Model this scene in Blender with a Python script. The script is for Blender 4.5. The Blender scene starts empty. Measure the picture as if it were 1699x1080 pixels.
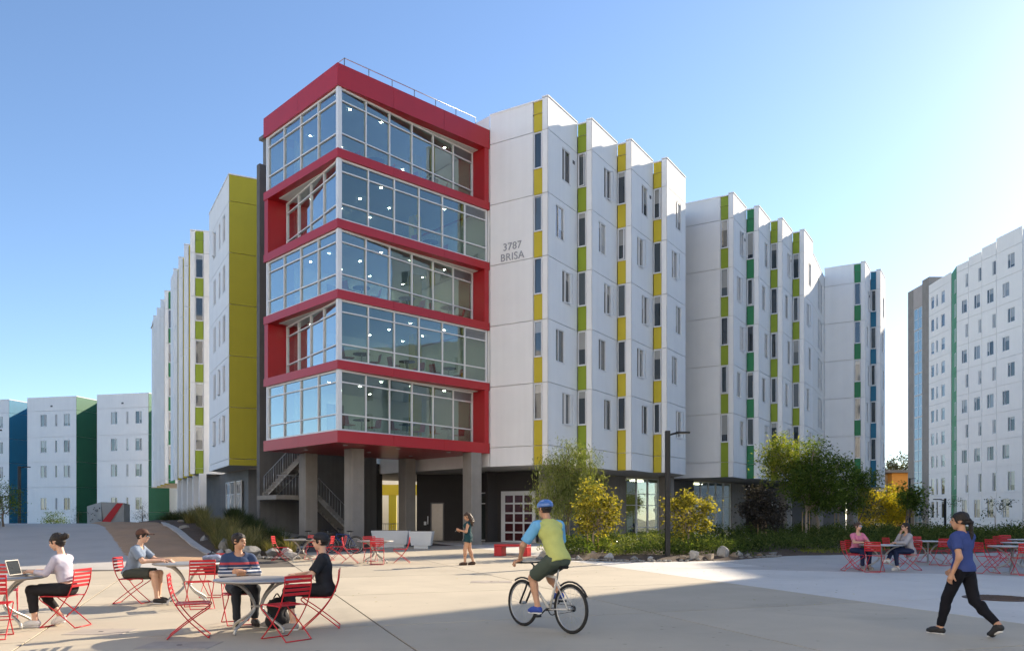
import bpy, bmesh, math, random
import numpy as np
from mathutils import Vector, Matrix

R = math.radians
rnd = random.Random(7)
scene = bpy.context.scene
COL = scene.collection

# ------------------------------------------------------------------ camera
cam_data = bpy.data.cameras.new('camera')
cam = bpy.data.objects.new('camera', cam_data)
COL.objects.link(cam)
cam.location = (0, 0, 1.6)
cam.rotation_euler = (R(90), 0, 0)
cam_data.sensor_width = 36
cam_data.lens = 36 * 1340 / 1699
cam_data.shift_y = 320 / 1699
cam_data.clip_start = 0.1
cam_data.clip_end = 6000
scene.camera = cam

# ------------------------------------------------------------------ sky and sun
SUN_AZ, SUN_EL = 44.0, 25.5          # azimuth from +X towards +Y
world = bpy.data.worlds.new('World')
scene.world = world
world.use_nodes = True
wn = world.node_tree
wn.nodes.clear()
sky = wn.nodes.new('ShaderNodeTexSky')
sky.sky_type = 'NISHITA'
sky.sun_disc = False
sky.sun_elevation = R(SUN_EL)
sky.sun_rotation = R(90 - SUN_AZ)
sky.altitude = 50
sky.air_density = 0.85
sky.dust_density = 0.2
sky.ozone_density = 2.8
bg = wn.nodes.new('ShaderNodeBackground')
bg.inputs['Strength'].default_value = 0.107
wo = wn.nodes.new('ShaderNodeOutputWorld')
wn.links.new(sky.outputs[0], bg.inputs[0])
wn.links.new(bg.outputs[0], wo.inputs[0])

sun_data = bpy.data.lights.new('sun', 'SUN')
sun_data.energy = 4.4
sun_data.angle = R(0.5)
sun_data.color = (1.0, 0.86, 0.67)
sun = bpy.data.objects.new('sun', sun_data)
COL.objects.link(sun)
sd = Vector((math.cos(R(SUN_EL)) * math.cos(R(SUN_AZ)), math.cos(R(SUN_EL)) * math.sin(R(SUN_AZ)), math.sin(R(SUN_EL))))
sun.rotation_euler = sd.to_track_quat('Z', 'Y').to_euler()
sun.location = (60, 60, 60)

vs = scene.view_settings
vs.view_transform = 'Standard'
vs.look = 'None'
vs.exposure = 1.2
vs.gamma = 1
vs.use_curve_mapping = False
scene.cycles.use_denoising = True
scene.cycles.max_bounces = 8
scene.cycles.transparent_max_bounces = 16
scene.cycles.caustics_reflective = False
scene.cycles.caustics_refractive = False

# ------------------------------------------------------------------ helpers
def S(t):
    t = min(1, max(0, t))
    return t * t * (3 - 2 * t)

def gz(x, y):
    z = .0077 * min(29, max(0, y - 11))
    h = 1.1 * S((y - 22) / 24) * S((-x - 9) / 7)
    h *= 1 - .8 * S((y - 47) / 23)
    v = -1.9 * S((y - 48) / 40) * S((x - 14) / 18)
    return z + h + v

MATS = {}
def nd(nt, t, **kw):
    n = nt.nodes.new(t)
    for k, v in kw.items():
        if k.startswith('i_'):
            n.inputs[k[2:].replace('_', ' ')].default_value = v
        else:
            setattr(n, k, v)
    return n

def mat(name, col, rough=.6, var=.06, scale=2., bump=0., bscale=40., metal=0., spec=.5, streak=0., rand=0., fine=0., coat=0., subs=0., spots=0.):
    """plain surface: base colour broken up by large noise, vertical streaks, fine grain, a per-object shift and a fine bump"""
    if name in MATS:
        return MATS[name]
    m = bpy.data.materials.new(name)
    m.use_nodes = True
    nt = m.node_tree
    b = nt.nodes['Principled BSDF']
    b.inputs['Roughness'].default_value = rough
    b.inputs['Metallic'].default_value = metal
    b.inputs['Specular IOR Level'].default_value = spec
    b.inputs['Coat Weight'].default_value = coat
    if subs:
        b.inputs['Subsurface Weight'].default_value = subs
        b.inputs['Subsurface Radius'].default_value = (.02, .008, .004)
    geo = nd(nt, 'ShaderNodeNewGeometry')
    no = nd(nt, 'ShaderNodeTexNoise', i_Scale=scale, i_Detail=5., i_Roughness=.6)
    nt.links.new(geo.outputs['Position'], no.inputs['Vector'])
    def ramp(src, amt):
        mr = nd(nt, 'ShaderNodeMapRange')
        mr.inputs['From Min'].default_value = .25
        mr.inputs['From Max'].default_value = .75
        mr.inputs['To Min'].default_value = 1 - amt
        mr.inputs['To Max'].default_value = 1 + amt
        nt.links.new(src, mr.inputs['Value'])
        return mr.outputs[0]
    cur = ramp(no.outputs['Fac'], var)
    def mul(a, c):
        mm = nd(nt, 'ShaderNodeMath', operation='MULTIPLY')
        nt.links.new(a, mm.inputs[0]); nt.links.new(c, mm.inputs[1])
        return mm.outputs[0]
    if streak:
        mp = nd(nt, 'ShaderNodeMapping')
        mp.inputs['Scale'].default_value = (3.5, 3.5, .12)
        nt.links.new(geo.outputs['Position'], mp.inputs['Vector'])
        n2 = nd(nt, 'ShaderNodeTexNoise', i_Scale=1., i_Detail=4.)
        nt.links.new(mp.outputs[0], n2.inputs['Vector'])
        cur = mul(cur, ramp(n2.outputs['Fac'], streak))
    if fine:
        n3 = nd(nt, 'ShaderNodeTexNoise', i_Scale=bscale, i_Detail=3.)
        nt.links.new(geo.outputs['Position'], n3.inputs['Vector'])
        cur = mul(cur, ramp(n3.outputs['Fac'], fine))
    if spots:
        # worn-in dark specks and broad water stains, each with a shape of its own
        vo = nd(nt, 'ShaderNodeTexVoronoi', i_Scale=2.3, i_Randomness=1.)
        nt.links.new(geo.outputs['Position'], vo.inputs['Vector'])
        mr = nd(nt, 'ShaderNodeMapRange')
        mr.inputs['From Min'].default_value = .045; mr.inputs['From Max'].default_value = .075
        mr.inputs['To Min'].default_value = 1 - spots * 1.6; mr.inputs['To Max'].default_value = 1
        nt.links.new(vo.outputs['Distance'], mr.inputs['Value'])
        cur = mul(cur, mr.outputs[0])
        n5 = nd(nt, 'ShaderNodeTexNoise', i_Scale=.23, i_Detail=8., i_Roughness=.72)
        n5.inputs['Distortion'].default_value = 1.2
        nt.links.new(geo.outputs['Position'], n5.inputs['Vector'])
        mr = nd(nt, 'ShaderNodeMapRange')
        mr.inputs['From Min'].default_value = .55; mr.inputs['From Max'].default_value = .70
        mr.inputs['To Min'].default_value = 1; mr.inputs['To Max'].default_value = 1 - spots * .6
        nt.links.new(n5.outputs['Fac'], mr.inputs['Value'])
        cur = mul(cur, mr.outputs[0])
    if rand:
        oi = nd(nt, 'ShaderNodeObjectInfo')
        mr = nd(nt, 'ShaderNodeMapRange')
        mr.inputs['To Min'].default_value = 1 - rand
        mr.inputs['To Max'].default_value = 1 + rand
        nt.links.new(oi.outputs['Random'], mr.inputs['Value'])
        cur = mul(cur, mr.outputs[0])
    vm = nd(nt, 'ShaderNodeVectorMath', operation='SCALE')
    vm.inputs[0].default_value = col[:3]
    nt.links.new(cur, vm.inputs['Scale'])
    nt.links.new(vm.outputs[0], b.inputs['Base Color'])
    if bump:
        n4 = nd(nt, 'ShaderNodeTexNoise', i_Scale=bscale, i_Detail=4.)
        nt.links.new(geo.outputs['Position'], n4.inputs['Vector'])
        bp = nd(nt, 'ShaderNodeBump', i_Strength=bump, i_Distance=.01)
        nt.links.new(n4.outputs['Fac'], bp.inputs['Height'])
        nt.links.new(bp.outputs[0], b.inputs['Normal'])
    MATS[name] = m
    return m

def glass(name, tint, refl, rough=.0):
    """thin architectural glass: see-through with a coated, angle-dependent mirror reflection"""
    if name in MATS:
        return MATS[name]
    m = bpy.data.materials.new(name); m.use_nodes = True
    nt = m.node_tree; nt.nodes.clear()
    out = nd(nt, 'ShaderNodeOutputMaterial')
    tr = nd(nt, 'ShaderNodeBsdfTransparent'); tr.inputs[0].default_value = (*tint, 1)
    gl = nd(nt, 'ShaderNodeBsdfGlossy'); gl.inputs['Roughness'].default_value = rough
    gl.inputs['Color'].default_value = (.9, .97, 1, 1)
    geo = nd(nt, 'ShaderNodeNewGeometry')
    no = nd(nt, 'ShaderNodeTexNoise', i_Scale=.9, i_Detail=1.)
    nt.links.new(geo.outputs['Position'], no.inputs['Vector'])
    bp = nd(nt, 'ShaderNodeBump', i_Strength=.05, i_Distance=.05)
    nt.links.new(no.outputs['Fac'], bp.inputs['Height'])
    nt.links.new(bp.outputs[0], gl.inputs['Normal'])
    lw = nd(nt, 'ShaderNodeLayerWeight', i_Blend=.5)
    pw = nd(nt, 'ShaderNodeMath', operation='POWER'); pw.inputs[1].default_value = 2.2
    nt.links.new(lw.outputs['Facing'], pw.inputs[0])
    ma = nd(nt, 'ShaderNodeMath', operation='MULTIPLY_ADD')
    ma.inputs[1].default_value = 1.5; ma.inputs[2].default_value = refl; ma.use_clamp = True
    nt.links.new(pw.outputs[0], ma.inputs[0])
    mx = nd(nt, 'ShaderNodeMixShader')
    nt.links.new(ma.outputs[0], mx.inputs[0]); nt.links.new(tr.outputs[0], mx.inputs[1]); nt.links.new(gl.outputs[0], mx.inputs[2])
    nt.links.new(mx.outputs[0], out.inputs[0])
    MATS[name] = m
    return m

def window_glass(name):
    """bedroom window: glossy pane over a blind or dim room whose tone differs from window to window"""
    if name in MATS:
        return MATS[name]
    m = bpy.data.materials.new(name); m.use_nodes = True
    nt = m.node_tree
    b = nt.nodes['Principled BSDF']
    b.inputs['Roughness'].default_value = .03
    b.inputs['IOR'].default_value = 1.7
    b.inputs['Coat Weight'].default_value = .6
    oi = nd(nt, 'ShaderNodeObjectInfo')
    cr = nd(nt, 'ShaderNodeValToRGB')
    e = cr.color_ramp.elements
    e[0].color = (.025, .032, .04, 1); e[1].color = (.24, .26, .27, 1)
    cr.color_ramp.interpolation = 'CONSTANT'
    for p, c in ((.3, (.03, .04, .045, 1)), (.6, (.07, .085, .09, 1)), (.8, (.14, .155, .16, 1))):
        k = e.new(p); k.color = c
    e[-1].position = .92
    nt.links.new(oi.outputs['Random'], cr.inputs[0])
    # a pale roller blind drawn to a different height in each window
    tc = nd(nt, 'ShaderNodeTexCoord'); sp = nd(nt, 'ShaderNodeSeparateXYZ')
    nt.links.new(tc.outputs['Object'], sp.inputs[0])
    f1 = nd(nt, 'ShaderNodeMath', operation='MULTIPLY'); f1.inputs[1].default_value = 7.31
    f2 = nd(nt, 'ShaderNodeMath', operation='FRACT'); f3 = nd(nt, 'ShaderNodeMath', operation='MULTIPLY'); f3.inputs[1].default_value = 3.4
    gt = nd(nt, 'ShaderNodeMath', operation='GREATER_THAN')
    nt.links.new(oi.outputs['Random'], f1.inputs[0]); nt.links.new(f1.outputs[0], f2.inputs[0]); nt.links.new(f2.outputs[0], f3.inputs[0])
    nt.links.new(sp.outputs['Z'], gt.inputs[0]); nt.links.new(f3.outputs[0], gt.inputs[1])
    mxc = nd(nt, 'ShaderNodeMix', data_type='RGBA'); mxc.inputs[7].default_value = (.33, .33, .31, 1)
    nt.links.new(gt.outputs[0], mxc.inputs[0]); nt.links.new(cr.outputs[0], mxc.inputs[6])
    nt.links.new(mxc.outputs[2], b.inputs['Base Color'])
    MATS[name] = m
    return m

def emit(name, col, strength):
    m = bpy.data.materials.new(name); m.use_nodes = True
    b = m.node_tree.nodes['Principled BSDF']
    b.inputs['Base Color'].default_value = (*col, 1)
    b.inputs['Emission Color'].default_value = (*col, 1)
    b.inputs['Emission Strength'].default_value = strength
    MATS[name] = m
    return m

class MB:
    """collects shapes into one mesh"""
    def __init__(self):
        self.v = []; self.f = []; self.sm = []
    def add(self, vs_, fs_, smooth=False):
        n = len(self.v)
        self.v += [tuple(p) for p in vs_]
        self.f += [tuple(i + n for i in f) for f in fs_]
        self.sm += [smooth] * len(fs_)
        return self
    def box(self, x0, x1, y0, y1, z0, z1, M=None, taper=0):
        t = taper
        p = [Vector(q) for q in ((x0 + t, y0 + t, z0), (x1 - t, y0 + t, z0), (x1 - t, y1 - t, z0), (x0 + t, y1 - t, z0), (x0, y0, z1), (x1, y0, z1), (x1, y1, z1), (x0, y1, z1))]
        if M is not None:
            p = [M @ q for q in p]
        return self.add(p, [(0, 3, 2, 1), (4, 5, 6, 7), (0, 1, 5, 4), (1, 2, 6, 5), (2, 3, 7, 6), (3, 0, 4, 7)])
    def cbox(self, x0, x1, y0, y1, z0, z1, c=.01, M=None):
        """box with chamfered edges"""
        bm = bmesh.new()
        bmesh.ops.create_cube(bm, size=1)
        for q in bm.verts:
            q.co = Vector(((x0 + x1) / 2 + q.co.x * (x1 - x0), (y0 + y1) / 2 + q.co.y * (y1 - y0), (z0 + z1) / 2 + q.co.z * (z1 - z0)))
        bmesh.ops.bevel(bm, geom=bm.edges[:], offset=c, segments=1, affect='EDGES')
        bm.verts.index_update()
        self.add([(M @ q.co) if M is not None else q.co for q in bm.verts], [[w.index for w in f.verts] for f in bm.faces])
        bm.free()
        return self
    def tube(self, pts, r, n=6, closed=False, cap=True):
        pts = [Vector(p) for p in pts]
        m = len(pts)
        rr = r if isinstance(r, (list, tuple)) else [r] * m
        rings = []
        up = None
        for i in range(m):
            a = pts[(i - 1) % m] if (closed or i > 0) else pts[i]
            c = pts[(i + 1) % m] if (closed or i < m - 1) else pts[i]
            d = (c - a)
            if d.length < 1e-9:
                d = Vector((0, 0, 1))
            d.normalize()
            if up is None:
                up = Vector((0, 0, 1)) if abs(d.z) < .9 else Vector((1, 0, 0))
            s = d.cross(up)
            if s.length < 1e-6:
                s = d.orthogonal()
            s.normalize()
            up = s.cross(d).normalized()
            rings.append([pts[i] + (s * math.cos(2 * math.pi * k / n) + up * math.sin(2 * math.pi * k / n)) * rr[i] for k in range(n)])
        vv = [p for g in rings for p in g]
        ff = []
        for i in range(m if closed else m - 1):
            j = (i + 1) % m
            for k in range(n):
                l = (k + 1) % n
                ff.append((i * n + k, i * n + l, j * n + l, j * n + k))
        if cap and not closed:
            ff.append(tuple(range(n - 1, -1, -1)))
            ff.append(tuple((m - 1) * n + k for k in range(n)))
        return self.add(vv, ff, True)
    def lathe(self, prof, n=16, c=(0, 0, 0), smooth=True):
        vv = []; ff = []
        for (r, z) in prof:
            for k in range(n):
                a = 2 * math.pi * k / n
                vv.append((c[0] + r * math.cos(a), c[1] + r * math.sin(a), c[2] + z))
        for i in range(len(prof) - 1):
            for k in range(n):
                l = (k + 1) % n
                ff.append((i * n + k, i * n + l, (i + 1) * n + l, (i + 1) * n + k))
        ff.append(tuple(range(n - 1, -1, -1)))
        ff.append(tuple((len(prof) - 1) * n + k for k in range(n)))
        return self.add(vv, ff, smooth)
    def prism(self, poly, z0, z1):
        n = len(poly)
        zf0 = z0 if callable(z0) else (lambda x, y: z0)
        zf1 = z1 if callable(z1) else (lambda x, y: z1)
        vv = [(x, y, zf0(x, y)) for x, y in poly] + [(x, y, zf1(x, y)) for x, y in poly]
        ff = [tuple(range(n - 1, -1, -1)), tuple(range(n, 2 * n))] + [(i, (i + 1) % n, n + (i + 1) % n, n + i) for i in range(n)]
        return self.add(vv, ff)
    def mesh(self, name, m):
        me = bpy.data.meshes.new(name)
        me.from_pydata(self.v, [], self.f)
        if any(self.sm):
            me.polygons.foreach_set('use_smooth', self.sm)
        if isinstance(m, str):
            m = MATS[m]
        me.materials.append(m)
        me.update()
        return me
    def build(self, name, m, parent=None, loc=(0, 0, 0), rz=0.):
        return put(name, self.mesh(name, m), parent, loc, rz)

def put(name, me, parent=None, loc=(0, 0, 0), rz=0.):
    o = bpy.data.objects.new(name, me)
    COL.objects.link(o)
    o.location = loc
    o.rotation_euler = (0, 0, rz)
    if parent is not None:
        o.parent = parent
    return o

def tag(o, label=None, cat=None, group=None, kind=None):
    if label: o['label'] = label
    if cat: o['category'] = cat
    if group: o['group'] = group
    if kind: o['kind'] = kind
    return o

def thing(name, loc, label, cat, group=None, rz=0.):
    o = bpy.data.objects.new(name, None)
    o.empty_display_size = .3
    COL.objects.link(o)
    o.location = loc
    o.rotation_euler = (0, 0, rz)
    return tag(o, label, cat, group)

def copy_tree(o, parent=None):
    c = o.copy()
    COL.objects.link(c)
    c.parent = parent
    for ch in list(o.children):
        copy_tree(ch, c)
    return c

# ------------------------------------------------------------------ materials
mat('white_stucco', (.88, .875, .86), .85, .03, .8, .12, 60, streak=.024, spec=.3, rand=.015)
mat('cream_stucco', (.85, .835, .80), .85, .03, .8, .12, 60, streak=.024, spec=.3)
mat('chartreuse', (.58, .46, .028), .6, .05, 1, .05, 60, streak=.03)
mat('olive_paint', (.47, .40, .026), .7, .06, .7, .08, 60, streak=.03)
mat('lime', (.27, .35, .022), .6, .05, 1, .05, 60, streak=.03)
mat('strip_green', (.03, .22, .085), .6, .05, 1, .05, 60, streak=.03)
mat('deep_green', (.016, .12, .055), .6, .06, 1, .05, 60, streak=.04)
mat('deep_blue', (.012, .16, .27), .6, .06, 1, .05, 60, streak=.04)
mat('red_panel', (.42, .016, .022), .34, .03, 1.2, 0, 40, spec=.5, streak=.02)
mat('concrete', (.27, .25, .225), .85, .12, 1.1, .2, 30, streak=.09, fine=.05)
mat('concrete_dark', (.13, .125, .12), .85, .12, 1.1, .2, 30, streak=.12, fine=.05)
mat('charcoal_wall', (.05, .045, .045), .8, .1, 1, .1, 60)
mat('grey_wall', (.16, .155, .15), .8, .1, 1, .1, 60)
mat('alu_white', (.74, .75, .76), .4, .02, 2)
mat('alu_dark', (.09, .09, .1), .4, .02, 2)
mat('steel', (.30, .28, .26), .38, .05, 6, metal=.9)
mat('galv', (.42, .43, .44), .45, .08, 6, metal=.7)
mat('black_metal', (.006, .006, .007), .5, .05, 4)
mat('soffit', (.46, .44, .41), .9, .05, 1)
mat('ceiling', (.72, .73, .70), .9, .03, 1)
mat('room_wall', (.74, .76, .68), .9, .04, .5)
mat('carpet', (.28, .27, .26), .95, .1, 4)
mat('yellow_paint', (.55, .42, .02), .6, .05, 1)
mat('mulch', (.085, .055, .035), .95, .3, 3, .7, 25, fine=.4)
mat('dirt', (.34, .29, .22), .95, .25, .6, .5, 12, fine=.3)
mat('granite', (.40, .25, .145), .95, .10, 1.2, .5, 70, fine=.28)
mat('paving_tan', (.455, .395, .30), .82, .10, .55, .12, 90, fine=.07, rand=.045, spots=.22)
mat('paving_light', (.60, .57, .52), .82, .08, .55, .12, 90, fine=.06, rand=.03, spots=.2)
mat('paving_grey', (.45, .42, .385), .82, .10, .55, .12, 90, fine=.06, rand=.03, spots=.2)
mat('joint', (.09, .075, .06), .95)
mat('curb', (.46, .44, .41), .85, .12, 1.5, .15, 40)
glass('lounge_glass', (.60, .71, .69), .07)
glass('shop_glass', (.82, .88, .84), .03)
window_glass('window_glass')
emit('downlight', (1, .9, .72), 85)
# ------------------------------------------------------------------ ground
def grid_sheet(xs, ys, zf):
    b = MB()
    nx, ny = len(xs), len(ys)
    b.add([(x, y, zf(x, y)) for y in ys for x in xs],
          [(j * nx + i, j * nx + i + 1, (j + 1) * nx + i + 1, (j + 1) * nx + i) for j in range(ny - 1) for i in range(nx - 1)], True)
    return b

def lin(a, b, n):
    return [a + (b - a) * i / (n - 1) for i in range(n)]
gx = [-2500, -900, -400, -200] + lin(-110, 120, 116) + [200, 400, 900, 2500]
gy = [-600, -150, -40] + lin(-10, 130, 71) + [200, 400, 900, 2500]
tag(grid_sheet(gx, gy, lambda x, y: gz(x, y) - .035).build('ground', 'dirt'), kind='structure')

# paved plaza: slabs with open joints, three concrete tones
def clip(poly, p, n, keep):
    out = []
    def d(q): return ((q[0] - p[0]) * n[0] + (q[1] - p[1]) * n[1]) * keep
    for i in range(len(poly)):
        a, b = poly[i], poly[(i + 1) % len(poly)]
        da, db = d(a), d(b)
        if da >= 0: out.append(a)
        if da * db < 0:
            t = da / (da - db)
            out.append((a[0] + (b[0] - a[0]) * t, a[1] + (b[1] - a[1]) * t))
    return out

plaza = grid_sheet(lin(-60, 60, 61), lin(-8, 66, 75), lambda x, y: gz(x, y) - .012).build('plaza_base', 'joint')
plaza.name = 'plaza'
tag(plaza, kind='structure')
PA = R(20)
pu = (math.cos(PA), math.sin(PA)); pv = (-pu[1], pu[0])
LP = (5.1, 19.5)                          # the tone changes along a straight joint through this point
def slab(poly, m, g=.014):
    if len(poly) < 3: return
    cx = sum(p[0] for p in poly) / len(poly); cy = sum(p[1] for p in poly) / len(poly)
    q = []
    for x, y in poly:
        l = math.hypot(x - cx, y - cy) or 1
        q.append((x - (x - cx) / l * g * 1.4, y - (y - cy) / l * g * 1.4))
    b = MB()
    # subdivided into a fan so that the slab follows the slope
    ring = []
    for i in range(len(q)):
        a, c = q[i], q[(i + 1) % len(q)]
        for k in range(3):
            ring.append((a[0] + (c[0] - a[0]) * k / 3, a[1] + (c[1] - a[1]) * k / 3))
    n = len(ring)
    vv = [(x - cx, y - cy, gz(x, y)) for x, y in ring] + [(x - cx, y - cy, gz(x, y) - .05) for x, y in ring] + [((x - cx) * .5, (y - cy) * .5, gz(cx + (x - cx) * .5, cy + (y - cy) * .5)) for x, y in ring] + [(0, 0, gz(cx, cy))]
    ff = []
    for i in range(n):
        j = (i + 1) % n
        ff += [(i + n, j + n, j, i), (i, j, 2 * n + j, 2 * n + i), (2 * n + i, 2 * n + j, 3 * n)]
    b.add(vv, ff)
    b.build('slab', m, plaza, (cx, cy, 0))
CS = 4.6
for i in range(-9, 13):
    for j in range(-5, 14):
        x0, y0 = i * CS, j * CS
        cell = [(LP[0] + pu[0] * a + pv[0] * b, LP[1] + pu[1] * a + pv[1] * b) for a, b in ((x0, y0 - 23), (x0 + CS, y0 - 23), (x0 + CS, y0 + CS - 23), (x0, y0 + CS - 23))]
        cx = sum(p[0] for p in cell) / 4; cy = sum(p[1] for p in cell) / 4
        if cx < -9 - (25 - cy) * .2 and cy > 23.4: continue
        if cy < 1.5 or cy > 58 or abs(cx) > cy * .80 + 5: continue
        if i < 0:
            slab(cell, MATS['paving_tan'] if not (cx < -9 and cy > 25) else MATS['paving_grey'])
        else:
            far = clip(cell, (11.6, 22.2), (.35, .94), 1)
            near = clip(cell, (11.6, 22.2), (.35, .94), -1)
            if len(far) > 2: slab(far, MATS['paving_grey'] if cx > 6 else MATS['paving_light'])
            if len(near) > 2: slab(near, MATS['paving_light'])

def mound(name, poly, m, h, edge=.5, sub=.5, lift=.0):
    """a raised bed: a fine sheet inside a polygon, falling to just under the paving at its rim"""
    xs = [p[0] for p in poly]; ys = [p[1] for p in poly]
    def inside(x, y):
        c = False
        for k in range(len(poly)):
            (xa, ya), (xb, yb) = poly[k], poly[k - 1]
            if (ya > y) != (yb > y) and x < (xb - xa) * (y - ya) / (yb - ya) + xa: c = not c
        return c
    def dist(x, y):
        dm = 1e9
        for k in range(len(poly)):
            (xa, ya), (xb, yb) = poly[k], poly[k - 1]
            t = max(0, min(1, ((x - xa) * (xb - xa) + (y - ya) * (yb - ya)) / ((xb - xa) ** 2 + (yb - ya) ** 2)))
            dm = min(dm, math.hypot(x - xa - t * (xb - xa), y - ya - t * (yb - ya)))
        return dm if inside(x, y) else -dm
    nx = int((max(xs) - min(xs)) / sub) + 3; ny = int((max(ys) - min(ys)) / sub) + 3
    X = [min(xs) - sub + i * sub for i in range(nx)]; Y = [min(ys) - sub + j * sub for j in range(ny)]
    b = MB(); idx = {}
    D = {(i, j): dist(X[i], Y[j]) for i in range(nx) for j in range(ny)}
    for (i, j), d in D.items():
        if d > -sub * 1.5:
            idx[i, j] = len(b.v)
            n = math.sin(X[i] * 2.1 + Y[j] * .7) * math.sin(Y[j] * 1.7 - X[i] * .4) * .04
            b.v.append((X[i], Y[j], gz(X[i], Y[j]) + lift + (h + n) * S(d / edge) - .03 * S(1 - (d + .2) / .3)))
    for i in range(nx - 1):
        for j in range(ny - 1):
            k = [(i, j), (i + 1, j), (i + 1, j + 1), (i, j + 1)]
            if all(q in idx for q in k) and max(D[q] for q in k) > 0:
                b.f.append(tuple(idx[q] for q in k)); b.sm.append(True)
    return tag(b.build(name, m), kind='structure')

BED_R = [(1.0, 31.0), (1.6, 28.9), (3.0, 28.0), (5.2, 27.6), (7.6, 28.3), (9.9, 30.6), (11.2, 31.6), (13.6, 32.2), (18.5, 33.0), (26, 37), (33, 45), (30, 52), (24, 55), (19, 52), (13.5, 45.6), (9.4, 41.6), (5.6, 38.2), (2.6, 35.5)]
BED_L = [(-17.6, 41.4), (-14.2, 35.2), (-11.2, 30.2), (-8.4, 29.2), (-7.6, 30.4), (-9.0, 34.5), (-10.6, 38.2), (-13.5, 42.4), (-16, 47), (-20.5, 55), (-25, 62), (-27, 60), (-23.5, 50)]
mound('planting_bed', BED_R, 'mulch', .14)
mound('planting_bed', BED_L, 'mulch', .16)
tag(grid_sheet(lin(-60, -7.6, 106), lin(21.6, 62, 82), lambda x, y: gz(x, y) - .004 if not (y < 24 or x > -9.5) else gz(x, y) - .02).build('path', 'paving_grey'), kind='structure')
mound('gravel_slope', [(-20.9, 41.5), (-13.74, 28.9), (-11.0, 25.6), (-9.2, 26.2), (-11.3, 30.1), (-14.3, 35.1), (-17.8, 41.5), (-21, 48), (-25, 48)], 'granite', .05, .2, .25, .012)
kb = MB()
cpts = [(-8.9, 26.3), (-11.2, 30.05), (-14.2, 35.15), (-17.7, 41.4), (-20.6, 47.5)]
for a, c in zip(cpts, cpts[1:]):
    d = Vector((c[0] - a[0], c[1] - a[1], 0)); L = d.length; d.normalize(); n = Vector((-d.y, d.x, 0))
    k = max(2, int(L / 1.2))
    for q in range(k):
        p0 = Vector((*a, 0)) + d * (L * q / k + .006); p1 = Vector((*a, 0)) + d * (L * (q + 1) / k - .006)
        vv = []
        for p in (p0, p1):
            for o_, zz in ((-.16, -.1), (.16, -.1), (.15, .10), (-.15, .10)):
                r_ = p + n * o_
                vv.append((r_.x, r_.y, gz(p.x, p.y) + zz))
        MB().add(vv, [(0, 1, 5, 4), (1, 2, 6, 5), (2, 3, 7, 6), (3, 0, 4, 7), (0, 3, 2, 1), (4, 5, 6, 7)]).build('curb_stone', 'curb', plaza)

# manhole
o = thing('manhole_cover', (9.55, 15.88, gz(9.55, 15.88)), 'round cast iron manhole cover set in the shaded paving', 'manhole cover')
b = MB(); b.lathe([(.62, 0), (.62, .012), (.60, .014)], 40); b.build('frame_ring', mat('iron', (.10, .065, .045), .7, .2, 8, .3, 60, metal=.4), o)
b = MB(); b.lathe([(.55, .0), (.55, .019), (.53, .02)], 40)
for i in range(-6, 7):
    for j in range(-6, 7):
        if i * i + j * j < 40: b.box(i * .08 - .025, i * .08 + .025, j * .08 - .012, j * .08 + .012, .019, .026)
b.build('lid', 'iron', o)
for x, y, w in ((-.5, 19.6, .5), (-5.8, 11.4, .4), (-4.2, 10.2, .45)):
    o = thing('utility_cover', (x, y, gz(x, y)), {19.6: 'small rectangular cover in the sunlit paving beyond the cyclist', 11.4: 'square cover plate in the shade of the empty chair', 10.2: 'flush cover plate at the lower edge of the sunlit paving'}[y], 'access cover', 'cover plates in the paving')
    b = MB(); b.cbox(-w, w, -.3, .3, -.01, .006, .004); b.build('plate', mat('plate', (.36, .31, .26), .8, .15, 4), o)
    b = MB(); b.box(-.03, .03, -.02, .02, .003, .009); b.build('lift_hole', 'black_metal', o)
# ------------------------------------------------------------------ buildings
_pc = {}
class Face:
    """a vertical wall plane, named from its left end as seen from outside; local x runs right, local -y is outside"""
    def __init__(self, P, ang, L=None):
        self.P = Vector((P[0], P[1], 0)); self.a = R(ang); self.d = Vector((math.cos(self.a), math.sin(self.a), 0)); self.L = L
        self.n = Vector((math.sin(self.a), -math.cos(self.a), 0))
    @classmethod
    def between(c, A, B):
        return c(A, math.degrees(math.atan2(B[1] - A[1], B[0] - A[0])), math.hypot(B[0] - A[0], B[1] - A[1]))
    def p(self, x, y=0, z=0):
        q = self.P + self.d * x - self.n * y
        return Vector((q.x, q.y, z))

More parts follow.
